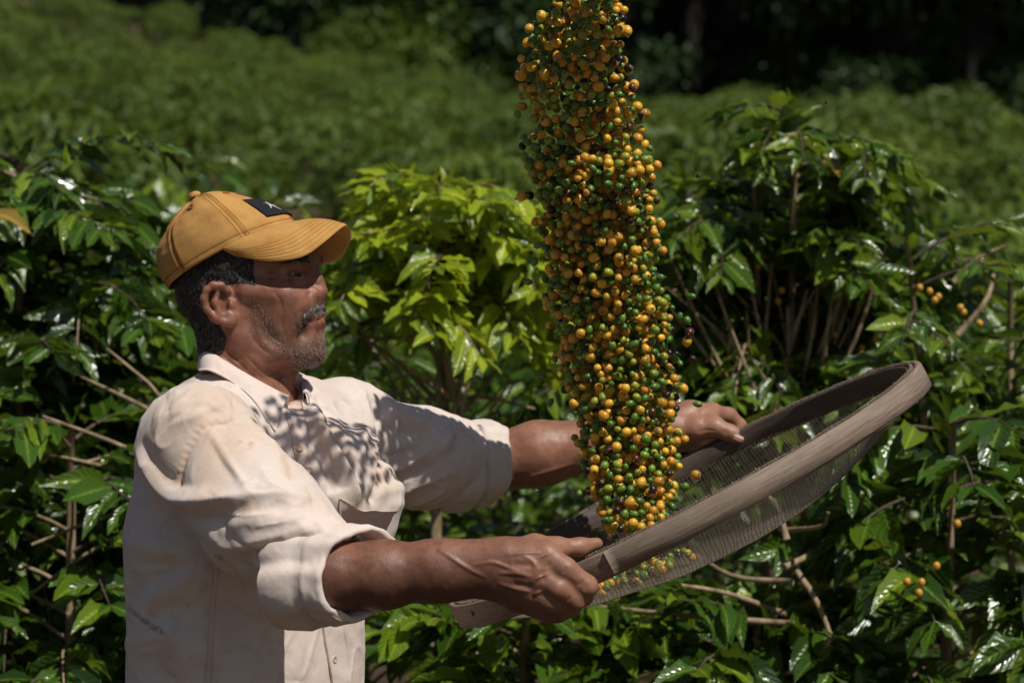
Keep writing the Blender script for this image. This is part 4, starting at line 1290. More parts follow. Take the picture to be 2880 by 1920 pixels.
# inner shell so that the cap has a thickness and a sweatband edge
Pi = P - N * .0022 + CN * .0004
k0 = len(V); V = np.vstack((V, Pi[:, :12].reshape(-1, 3)))
F += [(k0 + ((i + 1) % nth) * 12 + j, k0 + i * 12 + j, k0 + i * 12 + j + 1, k0 + ((i + 1) % nth) * 12 + j + 1) for i in range(nth) for j in range(11)]
F += [(i * nt, k0 + i * 12, k0 + ((i + 1) % nth) * 12, ((i + 1) % nth) * nt) for i in range(nth)]
cap_me = make_mesh('cap', V, F)
st = (np.exp(-((sd - .0052) / .0007) ** 2) * ((TH * 40 + TT * 42) % 1 > .35)).reshape(-1)
edge = np.exp(-(((TT * .155) - .010) / .0009) ** 2).reshape(-1) * .6
sa = np.zeros(len(V)); sa[:nth * nt] = np.clip(st * .7 + edge + (np.exp(-(sd / .0009) ** 2) * .8).reshape(-1), 0, 1)
set_attr(cap_me, 'stitch', sa)
cap = link('cap', cap_me, person, CAP)
# button and eyelets
mb = MB(); c = apex + CN * .002
prof = [(0, .0075), (.0045, .0070), (.0080, .0048), (.0095, .0018), (.0088, -.001)]
t1 = unit(np.cross(CN, HF)); t2 = np.cross(CN, t1); V = []
for r, hgt in prof:
    for i in range(14):
        a = i / 14 * 2 * math.pi; V.append(c + t1 * r * math.cos(a) + t2 * r * math.sin(a) + CN * hgt)
mb.add(V, grid_faces(len(prof), 14, False, True))
sub('button', mb.mesh('button'), CAP, cap)
for k in range(6):
    th = math.pi / 6 + k * math.pi / 3
    C0, N0 = cap_world(np.array(th), np.array(.60), .0)
    C0 = P.reshape(-1, 3)[np.argmin(((P.reshape(-1, 3) - C0) ** 2).sum(1))] + N0 * .0004
    t1 = unit(np.cross(N0, (0, 0, 1))); t2 = np.cross(N0, t1); V = []
    a = np.arange(16) / 16 * 2 * math.pi; b = np.arange(6) / 6 * 2 * math.pi
    for aa in a:
        rd = t1 * math.cos(aa) + t2 * math.sin(aa)
        for bb in b: V.append(C0 + rd * (.0040 + .0017 * math.cos(bb)) + N0 * (.0013 * math.sin(bb)))
    mbe = MB(); mbe.add(V, grid_faces(16, 6, True, True))
    V2 = [C0 + (t1 * math.cos(x) + t2 * math.sin(x)) * .0026 + N0 * .0002 for x in a]
    mbe.add(V2, [tuple(range(16))], 1)  # dark disc painted in for the shade inside the hole
    sub('eyelet', mbe.mesh('eyelet'), [CAP_THREAD, PATCH], cap)
# rows of stitching beside each seam and along the edge
mbs = MB(); P2 = P.reshape(nth, nt, 3)
def on_cap(th, t):
    a = (th / (2 * math.pi) % 1) * nth; i = int(a) % nth; f = a - int(a); b = t / .985 * (nt - 1); j = min(int(b), nt - 2); g = b - j
    q = lambda ii, jj: P2[ii % nth, jj]
    return (q(i, j) * (1 - f) + q(i + 1, j) * f) * (1 - g) + (q(i, j + 1) * (1 - f) + q(i + 1, j + 1) * f) * g + (q(i, j) - CO - CN * .03) * .004
for k in range(6):
    for sgn in (1, -1):
        for j in range(34):
            pts = []
            for w_ in (0, .5, 1):
                t_ = .03 + (j + w_ * .62) / 34 * .90
                rr = np.linalg.norm(cap_world(np.array(k * math.pi / 3), np.array(t_))[0] - (CO + CN * 200 * PXM * .0)) if False else .09 * (1 - .75 * t_ ** 2)
                pts.append(on_cap(k * math.pi / 3 + sgn * .0052 / rr, t_))
            v, f = tube(pts, .00042, 4, False); mbs.add(v, f)
for j in range(150):
    pts = [on_cap((j + w_ * .62) / 150 * 2 * math.pi, .062) for w_ in (0, .5, 1)]
    v, f = tube(pts, .00042, 4, False); mbs.add(v, f)
sub('seam_stitching', mbs.mesh('seam_stitching'), CAP_THREAD, cap, kind='stuff')
# patch with its white emblem, lying on the two front panels
pa = np.linspace(-.40, .58, 14); pt = np.linspace(.13, .42, 12)
PA, PT = np.meshgrid(pa, pt, indexing='ij')
PP, PN = cap_world(PA, PT, .0034)
mb = MB(); n1, n2 = PA.shape
mb.add(PP.reshape(-1, 3), grid_faces(n1, n2))
PB = (PP - PN * .0040).reshape(-1, 3)
ring = [i * n2 for i in range(n1)] + [(n1 - 1) * n2 + j for j in range(1, n2)] + [i * n2 + n2 - 1 for i in range(n1 - 2, -1, -1)] + [j for j in range(n2 - 2, 0, -1)]
mb.add(np.vstack((PP.reshape(-1, 3)[ring], PB[ring])), [(i, (i + 1) % len(ring), len(ring) + (i + 1) % len(ring), len(ring) + i) for i in range(len(ring))])
def emblem(pts, w):
    """white stroke on the patch: points in patch coordinates (0..1, 0..1)"""
    pts = (np.array(pts, float) - (.68, .52)) * (.80, .80) + (.62, .48); w = [x * .62 for x in w]
    pts = resample(pts, 8, False)
    T = np.gradient(pts[:, :2], axis=0); T /= np.linalg.norm(T, axis=1)[:, None]
    nn = np.stack((-T[:, 1], T[:, 0]), 1)
    ww = np.interp(np.linspace(0, 1, 8), np.linspace(0, 1, len(w)), w)[:, None]
    A = pts[:, :2] + nn * ww; Bq = pts[:, :2] - nn * ww
    uv = np.concatenate((A, Bq))
    W, _ = cap_world(-.40 + uv[:, 0] * .98, .13 + uv[:, 1] * .29, .0041)
    mb.add(W, [(i, i + 1, 8 + i + 1, 8 + i) for i in range(7)], 1)
emblem([(.62, .85), (.70, .55)], (.012, .05)); emblem([(.70, .55), (.60, .15)], (.05, .012))
emblem([(.70, .58), (.86, .30)], (.045, .010)); emblem([(.69, .60), (.80, .74)], (.03, .008)); emblem([(.69, .55), (.55, .44)], (.03, .008))
sub('patch', mb.mesh('patch'), [PATCH, PATCH_WHITE], cap)
# brim
near_seam = [(664, 716, .071), (700, 695, .068), (745, 668, .058), (790, 647, .040), (822, 634, .021), (841, 628, 0)]
near_edge = [(664, 718, .072), (696, 726, .079), (752, 735, .083), (815, 731, .083), (862, 717, .076), (898, 692, .064), (930, 666, .047), (955, 645, .026), (974, 634, 0)]
S1 = cap_world(np.linspace(1.42, -1.42, 41), np.full(41, .012), .0006)[0]
E1 = np.array([hp(*p) for p in near_edge]); E1 = np.vstack((E1, [mir(p) for p in E1[-2::-1]]))
ns, nt2 = 61, 22
S = resample(S1, ns); E = resample(E1, ns)
s = np.linspace(-1, 1, ns); t = np.linspace(0, 1, nt2)
G = S[:, None] * (1 - t)[None, :, None] + E[:, None] * t[None, :, None]
G = G + HU * (.006 * np.sin(t * math.pi)[None, :] * (1 - s ** 2)[:, None])[..., None]
Vt = G.reshape(-1, 3); F = grid_faces(ns, nt2)
gn = np.zeros_like(G); du = np.gradient(G, axis=0); dv = np.gradient(G, axis=1); gn = np.cross(du, dv); gn /= np.linalg.norm(gn, axis=2)[..., None] + 1e-12
if gn[ns // 2, nt2 // 2] @ HU < 0: gn = -gn
rnd = .0016 * np.sqrt(np.clip(1 - (np.clip((t - .95) / .05, 0, 1)) ** 2, 0, 1))[None, :, None]
stl = np.zeros((ns, nt2))
top = (G + gn * (rnd + .0002)); bot = G - gn * (rnd + .0002)
nn = ns * nt2
V = np.vstack((top.reshape(-1, 3), bot.reshape(-1, 3)))
F = grid_faces(ns, nt2) + [tuple(nn + i for i in f[::-1]) for f in grid_faces(ns, nt2)]
F += [(i * nt2 + nt2 - 1, (i + 1) * nt2 + nt2 - 1, nn + (i + 1) * nt2 + nt2 - 1, nn + i * nt2 + nt2 - 1) for i in range(ns - 1)]
F += [(i * nt2, nn + i * nt2, nn + (i + 1) * nt2, (i + 1) * nt2) for i in range(ns - 1)]
F += [(j, j + 1, nn + j + 1, nn + j) for j in range(nt2 - 1)] + [((ns - 1) * nt2 + j, nn + (ns - 1) * nt2 + j, nn + (ns - 1) * nt2 + j + 1, (ns - 1) * nt2 + j + 1) for j in range(nt2 - 1)]
br_me = make_mesh('brim', V, F)
brim = sub('brim', br_me, CAP, cap)
# rows of stitching on the brim
mbs = MB()
for k in range(6):
    tt = .92 - k * .085
    line = np.array([(np.array([np.interp(tt, t, top[i, :, c]) for c in range(3)])) + gn[i, 10] * .0003 for i in range(1, ns - 1)])
    L = resample(line, 240, False)
    for i in range(0, 239, 3):
        v, f = tube(L[i:i + 3], .00032, 4, False); mbs.add(v, f)
sub('brim_stitching', mbs.mesh('brim_stitching'), CAP_THREAD, cap, kind='stuff')
# ------------------------------------------------------------------ shirt: trunk and sleeves as one cloth
W = Field()
TA = np.stack((TF, TR, HU))
Msc = np.diag((1.0, .70, 1.0)) @ TA                      # trunk section is wider across than deep
tb = at(690, 1500, 0.0)
W.cone(at(700, 2350, 0), at(700, 1500, 0), .142, .140, .03, M=Msc)
W.cone(at(700, 1500, 0), at(698, 1310, .0), .138, .120, .05, M=Msc)
W.ell(at(690, 1290, .0), (.110, .165, .100), TA, .05)
W.chain([at(650, 1150, .0), SH_N + np.array((.0, .0, .002))], [.046, .068], .04)
W.chain([at(740, 1145, .0), SH_F + np.array((.0, 0, .0))], [.048, .068], .045)
W.chain([at(600, 1160, .0), at(550, 1280, -.10)], [.042, .060], .04)
# sleeves
W.chain([SH_N + np.array((0, -.004, -.004)), lerp(SH_N, EL_N, .5) + np.array((-.006, -.006, -.014)), EL_N + np.array((.012, 0, -.004)), lerp(EL_N, WR_N, .02)], [.076, .074, .050, .044], .035)
W.chain([SH_F, lerp(SH_F, EL_F, .5) + np.array((0, 0, -.016)), EL_F + np.array((-.01, 0, -.002))], [.072, .070, .060], .035)
W.chain([at(900, 1290, -.06), at(1000, 1350, .04)], [.05, .05], .05)
W.chain([at(905, 1400, -.06), at(1000, 1440, .02), at(985, 1540, .0)], [.048, .046, .04], .05)     # cloth bagging over the chest
# openings: neck, V of the collar, sleeve ends
W.chain([hp(690, 950, 0), at(700, 1105, 0.0)], [.062, .053], .010, sub=True)
W.chain([at(800, 1040, -.02), at(830, 1120, -.055)], [.055, .020], .015, sub=True)
AN = unit(WR_N - EL_N); AF = unit(WR_F - EL_F)
W.chain([lerp(EL_N, WR_N, .02), lerp(EL_N, WR_N, .5)], [.049, .049], .004, sub=True)
W.chain([lerp(EL_F, WR_F, -.02), lerp(EL_F, WR_F, .5)], [.052, .052], .004, sub=True)
# the bottom of the photograph is at hip height; the shirt ends just below it
sv, sq = mesh_field(W, (-.66, -.46, EYE - .72), (.12, .52, EYE + .0), .0030, relax=3)
sn = vnormals(sv, sq)
sk = Skin(sv, sq)
def folds(lines, w, amp, taper=True):
    global sv
    for L in lines:
        ln = sk.line(L)
        if len(ln) > 1: sv = fold(sv, sn, ln, w, amp, taper, 1.35 if w < .02 else 1.7)
def renorm():
    global sn, sk
    sn = vnormals(sv, sq); sk = Skin(sv, sq)
# the deep roll that runs from the back of the shoulder round under the sleeve
folds([[(384, 1262), (416, 1310), (462, 1364), (515, 1400), (575, 1412), (640, 1408), (720, 1400), (800, 1398), (870, 1405)]], .014, .022)
folds([[(440, 1375), (480, 1425), (540, 1445), (620, 1445), (700, 1440)], [(470, 1380), (495, 1440), (530, 1495)]], .012, -.012)
folds([[(398, 1240), (440, 1320), (500, 1365), (570, 1385)]], .010, -.010)
folds([[(460, 1380), (500, 1450), (560, 1520), (640, 1600), (720, 1665)]], .010, -.008)
renorm()
folds([[(560, 1470), (640, 1540), (720, 1520), (820, 1500), (905, 1470)], [(640, 1480), (740, 1460), (850, 1450)], [(720, 1610), (800, 1650), (880, 1650)], [(700, 1575), (760, 1585), (840, 1575)]], .016, .011)
folds([[(600, 1520), (690, 1560), (780, 1545), (870, 1520)], [(640, 1570), (740, 1620), (820, 1610), (890, 1580)], [(790, 1690), (850, 1660), (890, 1650)], [(870, 1500), (880, 1540), (880, 1600)]], .012, -.012)
folds([[(590, 1212), (625, 1270), (665, 1330), (705, 1392)]], .0045, .0065)
folds([[(600, 1240), (635, 1300), (668, 1350)]], .012, -.005)
folds([[(640, 1200), (720, 1225), (790, 1290), (820, 1350)]], .014, .007)
folds([[(480, 1150), (560, 1135), (650, 1140)], [(430, 1180), (500, 1165), (590, 1175)], [(470, 1120), (540, 1090), (640, 1100)]], .018, .006)
folds([[(455, 1165), (540, 1150), (640, 1165)], [(500, 1105), (580, 1080), (650, 1090)], [(560, 1060), (640, 1085), (720, 1150)]], .014, -.005)
# armhole seam with its pucker
sm = [(690, 1196), (640, 1192), (585, 1200), (548, 1236), (524, 1280), (510, 1330), (506, 1365)]
folds([sm], .004, -.004, False)
pl = resample(np.array(sm, float), 30)
for i in range(4, 27):
    x, y = pl[i]; tx, ty = pl[min(i + 1, 29)] - pl[i - 1]; L = math.hypot(tx, ty); nx, ny = -ty / L, tx / L
    folds([[(x + nx * 14, y + ny * 14), (x, y), (x - nx * 10, y - ny * 10)]], .0032, .0022 if i % 2 else -.0022)
renorm()
# the trunk under the arm
folds([[(356, 1490), (400, 1535), (480, 1550), (560, 1570)], [(360, 1720), (420, 1690), (500, 1640), (590, 1590)], [(350, 1820), (420, 1790), (500, 1760)], [(480, 1900), (540, 1840), (640, 1790)]], .020, .011)
folds([[(380, 1570), (470, 1585), (560, 1600)], [(365, 1660), (430, 1640), (520, 1600)], [(352, 1780), (430, 1740), (520, 1690)], [(640, 1690), (650, 1780), (640, 1860)]], .018, -.010)
folds([[(342, 1735), (380, 1735), (430, 1750)]], .016, .010)
folds([[(352, 1690), (372, 1660), (380, 1600)]], .012, -.010)
folds([[(700, 1660), (690, 1740), (700, 1830), (720, 1910)], [(760, 1700), (770, 1800), (780, 1910)], [(830, 1740), (835, 1820), (830, 1910)]], .014, .006)
folds([[(612, 1500), (590, 1640), (580, 1780), (575, 1915)]], .004, -.002, False)
# chest: long drapes on the far side
folds([[(862, 1115), (900, 1190), (950, 1280), (985, 1350), (1005, 1420)], [(1010, 1090), (1035, 1180), (1040, 1290), (1036, 1400)], [(960, 1130), (1000, 1210), (1010, 1300)]], .013, .014)
folds([[(890, 1110), (930, 1190), (970, 1270), (1010, 1360)], [(1050, 1120), (1056, 1220), (1052, 1330), (1045, 1420)], [(868, 1160), (890, 1240), (920, 1330), (930, 1390)], [(905, 1180), (940, 1280), (960, 1380)]], .010, -.012)
folds([[(880, 1210), (905, 1300), (915, 1390)], [(900, 1150), (930, 1240), (955, 1330)]], .008, .006)
# far sleeve
folds([[(1060, 1330), (1130, 1310), (1210, 1260), (1270, 1225)], [(1050, 1390), (1150, 1370), (1240, 1340), (1290, 1320)], [(1090, 1160), (1160, 1180), (1240, 1190)], [(1250, 1170), (1268, 1200), (1262, 1235), (1235, 1270)], [(1090, 1420), (1180, 1410), (1260, 1380)]], .013, .009)
folds([[(1060, 1290), (1140, 1275), (1220, 1225)], [(1060, 1360), (1150, 1342), (1250, 1300)], [(1080, 1200), (1150, 1215), (1220, 1210)], [(1070, 1110), (1080, 1150), (1065, 1200)], [(1280, 1190), (1290, 1230), (1270, 1290)]], .010, -.009)
renorm()
# crisp narrow creases
CRISP = [[(880, 1500), (800, 1540), (740, 1600)], [(885, 1560), (820, 1590), (770, 1640)], [(860, 1450), (780, 1470), (700, 1482)], [(560, 1140), (480, 1180), (430, 1240)], [(640, 1130), (560, 1165), (470, 1200)],
         [(590, 1585), (500, 1630), (380, 1700)], [(575, 1680), (480, 1740), (420, 1760)], [(570, 1770), (470, 1820), (380, 1840)], [(800, 1770), (760, 1850), (750, 1910)], [(1060, 1310), (1150, 1290), (1260, 1230)],
         [(1060, 1380), (1160, 1350), (1280, 1290)], [(1270, 1200), (1200, 1240), (1120, 1260)], [(1100, 1150), (1130, 1200), (1120, 1260)], [(880, 1150), (930, 1260), (960, 1370)], [(1000, 1120), (1030, 1220), (1030, 1340)],
         [(640, 1500), (720, 1560), (800, 1570)], [(600, 1440), (690, 1450), (780, 1440)], [(720, 1300), (760, 1360), (800, 1390)], [(400, 1480), (480, 1510), (560, 1540)], [(360, 1600), (440, 1600), (520, 1580)]]
for i_, L_ in enumerate(CRISP):
    ln_ = sk.line(L_)
    if len(ln_) > 1: sv = fold(sv, sn, ln_, .0055, .0042 if i_ % 3 else -.0042, True, 1.0)
renorm()
# cloth noise: broad slack and small crumples
br = vnoise(sv, 9, 21) * .004 + vnoise(sv, 20, 22) * .0012
ri = np.abs(vnoise(sv @ np.array(((.8, .2, .5), (-.3, .9, .1), (-.5, -.3, .6))), 30, 23))
sv = sv + sn * (br + .0022 * (1 - ri) ** 5)[:, None]
sv = laplace(sv, sq, .3)
renorm()
# hem: drop what lies below it
HEM = EYE - .66
sq = sq[(sv[sq][:, :, 2] > HEM).all(1)]
fc = sv[sq].mean(1)
for e, w, ax, lim in ((EL_N, WR_N, AN, .034), (EL_F, WR_F, AF, -.030)):         # sleeve ends are hidden in the cuffs
    q = fc - e; s_ = q @ ax; d_ = np.linalg.norm(q - s_[:, None] * ax, axis=1)
    cut = (s_ - (1.05 * q[:, 1] if e is EL_N else 0) > lim) & (d_ < .085) & (s_ < .2)
    sq = sq[~cut]; fc = fc[~cut]
shirt_me = make_mesh('shirt', sv, sq)
def line_attr(lines, w, dash=None):
    a = np.zeros(len(sv))
    for L in lines:
        ln = sk.line(L)
        if len(ln) < 2: continue
        lo = ln.min(0) - 4 * w; hi = ln.max(0) + 4 * w
        m = np.all((sv > lo) & (sv < hi), axis=1)
        d, t = seg_dist(sv[m], ln)
        a[m] = np.maximum(a[m], np.clip(1.5 - d / w, 0, 1))
    return a
seam = line_attr([sm, [(648, 1085), (652, 1192)], [(690, 1196), (760, 1225), (800, 1290), (815, 1350)]], .0022) * .40
dirt = line_attr([[(360, 1708), (385, 1730), (420, 1755), (455, 1776)]], .0036) * .7
dirt = np.maximum(dirt, line_attr([[(590, 1380), (612, 1400)], [(660, 1250), (676, 1242)], [(720, 1545), (760, 1535)], [(700, 1260), (708, 1245)]], .003) * .4)
dirt = dirt * np.clip(.6 + .8 * vnoise(sv, 300, 31), 0, 1)
rust = line_attr([[(800, 1270), (808, 1330)], [(500, 1330), (505, 1370)], [(520, 1270), (508, 1320)], [(640, 1420), (720, 1425)]], .007) * .33
rust = np.maximum(rust, .35 * np.clip(vnoise(sv, 14, 33) * 2 - .7, 0, 1))
set_attr(shirt_me, 'seam', seam); set_attr(shirt_me, 'dirt', dirt); set_attr(shirt_me, 'rust', rust)
shirt = sub('shirt', shirt_me, SHIRT)
print('shirt', len(sv))

def attrs0(me):
    for nme in ('seam', 'dirt', 'rust'): set_attr(me, nme, np.zeros(len(me.vertices)))
    return me
def cloth_patch(name, rows, off, thick, mat, nu=40, nv=10, bend=None, ymin=-9):
    """strip of cloth lying on the shirt: rows are photograph polylines (across), lofted; raised by off"""
    R = [resample(np.array(r, float), nu) for r in rows]
    R = np.array(R); tv = np.linspace(0, len(rows) - 1, nv)
    G = np.stack([np.stack([np.interp(tv, range(len(rows)), R[:, i, c]) for c in range(2)], -1) for i in range(nu)])
    P = np.full((nu, nv, 3), np.nan); Nn = np.zeros((nu, nv, 3))
    for i in range(nu):
        for j in range(nv):
            h, n = sk.hit(*G[i, j], ymin)
            if h is not None: P[i, j] = h; Nn[i, j] = n
    good = ~np.isnan(P[..., 0])
    for i in range(nu):
        for j in range(nv):
            if not good[i, j]:
                gi = np.argwhere(good); k = gi[np.argmin(((gi - (i, j)) ** 2).sum(1))]
                P[i, j] = P[tuple(k)] ; Nn[i, j] = Nn[tuple(k)]
    for _ in range(3):
        P[1:-1] = .5 * P[1:-1] + .25 * (P[2:] + P[:-2])
        P[:, 1:-1] = .5 * P[:, 1:-1] + .25 * (P[:, 2:] + P[:, :-2])
        Nn[1:-1] = .5 * Nn[1:-1] + .25 * (Nn[2:] + Nn[:-2])
    Nn /= np.linalg.norm(Nn, axis=2)[..., None] + 1e-9
    o = np.full((nu, nv), off) if bend is None else bend(np.linspace(0, 1, nu)[:, None], np.linspace(0, 1, nv)[None, :])
    top = P + Nn * (o + thick)[..., None]; bot = P + Nn * (o - .001)[..., None] 
    V = np.vstack((top.reshape(-1, 3), bot.reshape(-1, 3))); n = nu * nv
    F = grid_faces(nu, nv) + [tuple(n + k for k in f[::-1]) for f in grid_faces(nu, nv)]
    ring = [i * nv for i in range(nu)] + [(nu - 1) * nv + j for j in range(1, nv)] + [i * nv + nv - 1 for i in range(nu - 2, -1, -1)] + [j for j in range(nv - 2, 0, -1)]
    F += [(ring[i], ring[(i + 1) % len(ring)], n + ring[(i + 1) % len(ring)], n + ring[i]) for i in range(len(ring))]
    return sub(name, attrs0(make_mesh(name, V, F)), mat, shirt)
# button bands: upper and lower part of the placket
cloth_patch('placket', [[(797, 1135), (812, 1200), (828, 1270), (850, 1350), (868, 1440)], [(852, 1128), (860, 1200), (866, 1270), (882, 1350), (900, 1440)]], .001, .002, SHIRT_PINK, ymin=-.20)
cloth_patch('placket', [[(903, 1735), (908, 1790), (920, 1850), (930, 1915), (936, 1990)], [(958, 1735), (966, 1790), (974, 1850), (982, 1915), (988, 1990)]], .001, .003, SHIRT, ymin=-.22)
cloth_patch('side_seam', [[(607, 1560), (596, 1640), (588, 1740), (578, 1920), (574, 2000)], [(619, 1560), (609, 1640), (602, 1740), (594, 1920), (590, 2000)]], .0004, .0012, SHIRT_PINK, 50, 4)
cloth_patch('pocket', [[(952, 1400), (985, 1418), (1030, 1428), (1086, 1432)], [(954, 1450), (990, 1470), (1030, 1480), (1082, 1482)], [(958, 1500), (992, 1525), (1030, 1535), (1074, 1540)]], .002, .002, SHIRT_PINK, 30, 14,
            bend=lambda u, v: .0015 + .020 * np.clip(1 - v * 1.6, 0, 1) ** 1.5 * np.sin(np.clip(u, 0, 1) * math.pi * .62) ** 1.2, ymin=-.19)
for px, py in ((818, 1142), (842, 1262), (868, 1322), (934, 1853)):
    h, n = sk.hit(px, py, -.22)
    if h is None: continue
    t1 = unit(np.cross(n, (0, 0, 1))); t2 = np.cross(n, t1); mb = MB(); V = []
    prof = [(0, .0034), (.0026, .0033), (.0036, .0044), (.0046, .0046), (.0054, .0036), (.0054, .0018)]
    for r, z in prof:
        for i in range(14):
            a = i / 14 * 2 * math.pi; V.append(h + t1 * r * math.cos(a) + t2 * r * math.sin(a) + n * (z + .001))
    mb.add(V, grid_faces(len(prof), 14, False, True))
    for ix in (-1, 1):
        for iy in (-1, 1):
            cc = h + t1 * ix * .0011 + t2 * iy * .0011 + n * .0046
            mb.add([cc + t1 * .0005 * math.cos(a) + t2 * .0005 * math.sin(a) for a in np.arange(6) / 6 * 6.283], [tuple(range(6))], 1)
    sub('button', mb.mesh('button'), [BUTTON, SEAM_DARK], shirt)

# rolled cuffs: a folded tube round the forearm
def cuff(name, c0, axis, up, length, r0, r1, seed, sx=1.0, tiltv=(0, 0)):
    ax = unit(axis); u = unit(np.asarray(up, float) - ax * (np.asarray(up) @ ax)); w = np.cross(ax, u)
    prof = [(-.052, r1 + .009), (-.038, r1 + .0145), (-.008, r1 + .0135), (.006, r1 + .009)]                       # roll at the sleeve end
    prof += [(length * t, r1 + .009 + (r0 - r1) * t + .002 * math.sin(t * 3)) for t in (.12, .3, .5, .7, .85, .95)]
    prof += [(length + .003, r0 + .0065), (length + .004, r0 + .003), (length + .001, r0 + .0005), (length * .8, r0 - .001), (length * .3, r1 - .002)]
    na = 96; V = np.zeros((len(prof), na, 3)); a = np.arange(na) / na * 2 * math.pi
    q = np.stack((np.cos(a), np.sin(a), 0 * a), 1)
    wob = vnoise(q, 1.3, seed) * .007 + vnoise(q, 3.2, seed + 1) * .005
    for i, (s, r) in enumerate(prof):
        e = vnoise(q + (0, 0, s * 12), 2.2, seed + 2) * .0055 + vnoise(q + (0, 0, s * 30), 5.5, seed + 3) * .0026
        ss = s + (tiltv[0] * np.cos(a) + tiltv[1] * np.sin(a)) * (.3 + .7 * max(0, s) / length) + vnoise(q, 2.6, seed + 5) * .006
        rr = r + wob + e
        V[i] = c0 + ax * ss[:, None] + u * (rr * np.cos(a))[:, None] + w * (rr * sx * np.sin(a))[:, None]
    me = attrs0(make_mesh(name, V.reshape(-1, 3), grid_faces(len(prof), na, False, True)))
    return sub(name, me, SHIRT, shirt)
cuff('cuff', at(898, 1613, -.318), unit(WR_N - EL_N) + np.array((0, -.12, 0)), (0, 0, 1), .055, .0485, .0495, 41, 1.0, (.008, -.036))
cuff('cuff', at(1308, 1302, .345), at(1400, 1290, .37) - at(1300, 1300, .345), (0, 0, 1), .046, .056, .058, 51, 1.0, (.008, 0))

# ------------------------------------------------------------------ collar: two leaves folded over a stand
def collar_leaf(top_pts, out_pts, drop, name='collar'):
    T = resample(np.array(top_pts), 46); O = resample(np.array(out_pts), 46)
    nv = 16; t = np.linspace(0, 1, nv); G = np.zeros((46, nv, 3))
    outd = O - T
    for j, tt in enumerate(t):
        G[:, j] = T + outd * tt + HU * (.010 * math.sin(min(1, tt * 1.0) * math.pi) * drop)
    du = np.gradient(G, axis=0); dv = np.gradient(G, axis=1); n = np.cross(du, dv); n /= np.linalg.norm(n, axis=2)[..., None] + 1e-9
    if (n[20, 6] @ (HU * .7 + (T[20] - at(700, 1080, 0)) * 4)) < 0: n = -n
    wob = vnoise(G.reshape(-1, 3), 32, 61).reshape(46, nv) * .0022 * np.sin(t * math.pi * .9)[None]
    G = G + n * wob[..., None]
    th = .0014
    # stand: inner wall going down inside the collar
    stand = T + np.array((0, 0, -.034)) + (np.array(at(700, 1080, 0)) - T) * np.array((1, 1, 0)) * .04
    top = G + n * th; bot = G - n * th
    V = np.vstack((top.reshape(-1, 3), bot.reshape(-1, 3))); m = 46 * nv
    F = grid_faces(46, nv) + [tuple(m + k for k in f[::-1]) for f in grid_faces(46, nv)]
    ring = [i * nv for i in range(46)] + [45 * nv + j for j in range(1, nv)] + [i * nv + nv - 1 for i in range(44, -1, -1)] + [j for j in range(nv - 2, 0, -1)]
    F += [(ring[i], ring[(i + 1) % len(ring)], m + ring[(i + 1) % len(ring)], m + ring[i]) for i in range(len(ring))]
    mb = MB(); mb.add(V, F)
    A = np.stack((T + n[:, 0] * th, T * .6 + stand * .4, stand), 1)
    mb.add(A.reshape(-1, 3), grid_faces(46, 3))
    return sub(name, attrs0(mb.mesh(name)), SHIRT, shirt)
near_top = [at(574, 962, .035), at(572, 975, -.03), at(612, 1003, -.062), at(672, 1040, -.076), at(735, 1076, -.080), at(790, 1104, -.078), at(812, 1112, -.074)]
near_out = [at(556, 1032, .045), at(560, 1042, -.055), at(590, 1042, -.098), at(645, 1072, -.128), at(704, 1118, -.138), at(746, 1178, -.128), at(772, 1214, -.112)]
for i in range(1, 7):
    p = project(near_out[i]); h, n = sk.hit(*p)
    if h is not None: near_out[i] = h + n * .0012
collar_leaf(near_top, near_out, .55)
far_top = [at(574, 962, .035), at(600, 980, .07), at(680, 1010, .085), at(770, 1050, .075), at(838, 1062, .050), at(850, 1085, .010), at(856, 1106, -.035)]
far_out = [at(556, 1032, .045), at(600, 1040, .11), at(690, 1055, .13), at(790, 1066, .125), at(866, 1066, .095), at(880, 1106, .020), at(868, 1136, -.050)]
collar_leaf(far_top, far_out, .6)

# ------------------------------------------------------------------ trousers and boots below the frame
LG = Field()
for sgn in (1, -1):
    hip = np.array((-.372, 0, .88)) + TR * .095 * sgn; foot = np.array((-.372, 0, .09)) + TR * .13 * sgn
    LG.chain([hip, lerp(hip, foot, .5), foot], [.105, .085, .075], .03)
LG.ell(np.array((-.372, 0, .90)), (.125, .175, .13), TA, .04)
tv_, tq_ = mesh_field(LG, (-.70, -.35, .0), (-.05, .35, 1.1), .009)
sub('trousers', make_mesh('trousers', tv_, tq_), TROUSERS)
for sgn in (1, -1):
    BF = Field(); foot = np.array((-.372, 0, .055)) + TR * .13 * sgn
    BF.ell(foot + TF * .05, (.145, .052, .055), TA, .02); BF.cone(foot + HU * .02, foot + HU * .14, .055, .055, .03)
    BF.ell(foot + TF * .05 - HU * .16, (.3, .3, .11), TA, .004, True)
    v_, q_ = mesh_field(BF, foot - .22, foot + .25, .008)
    sub('boot', make_mesh('boot', v_, q_), BOOT)
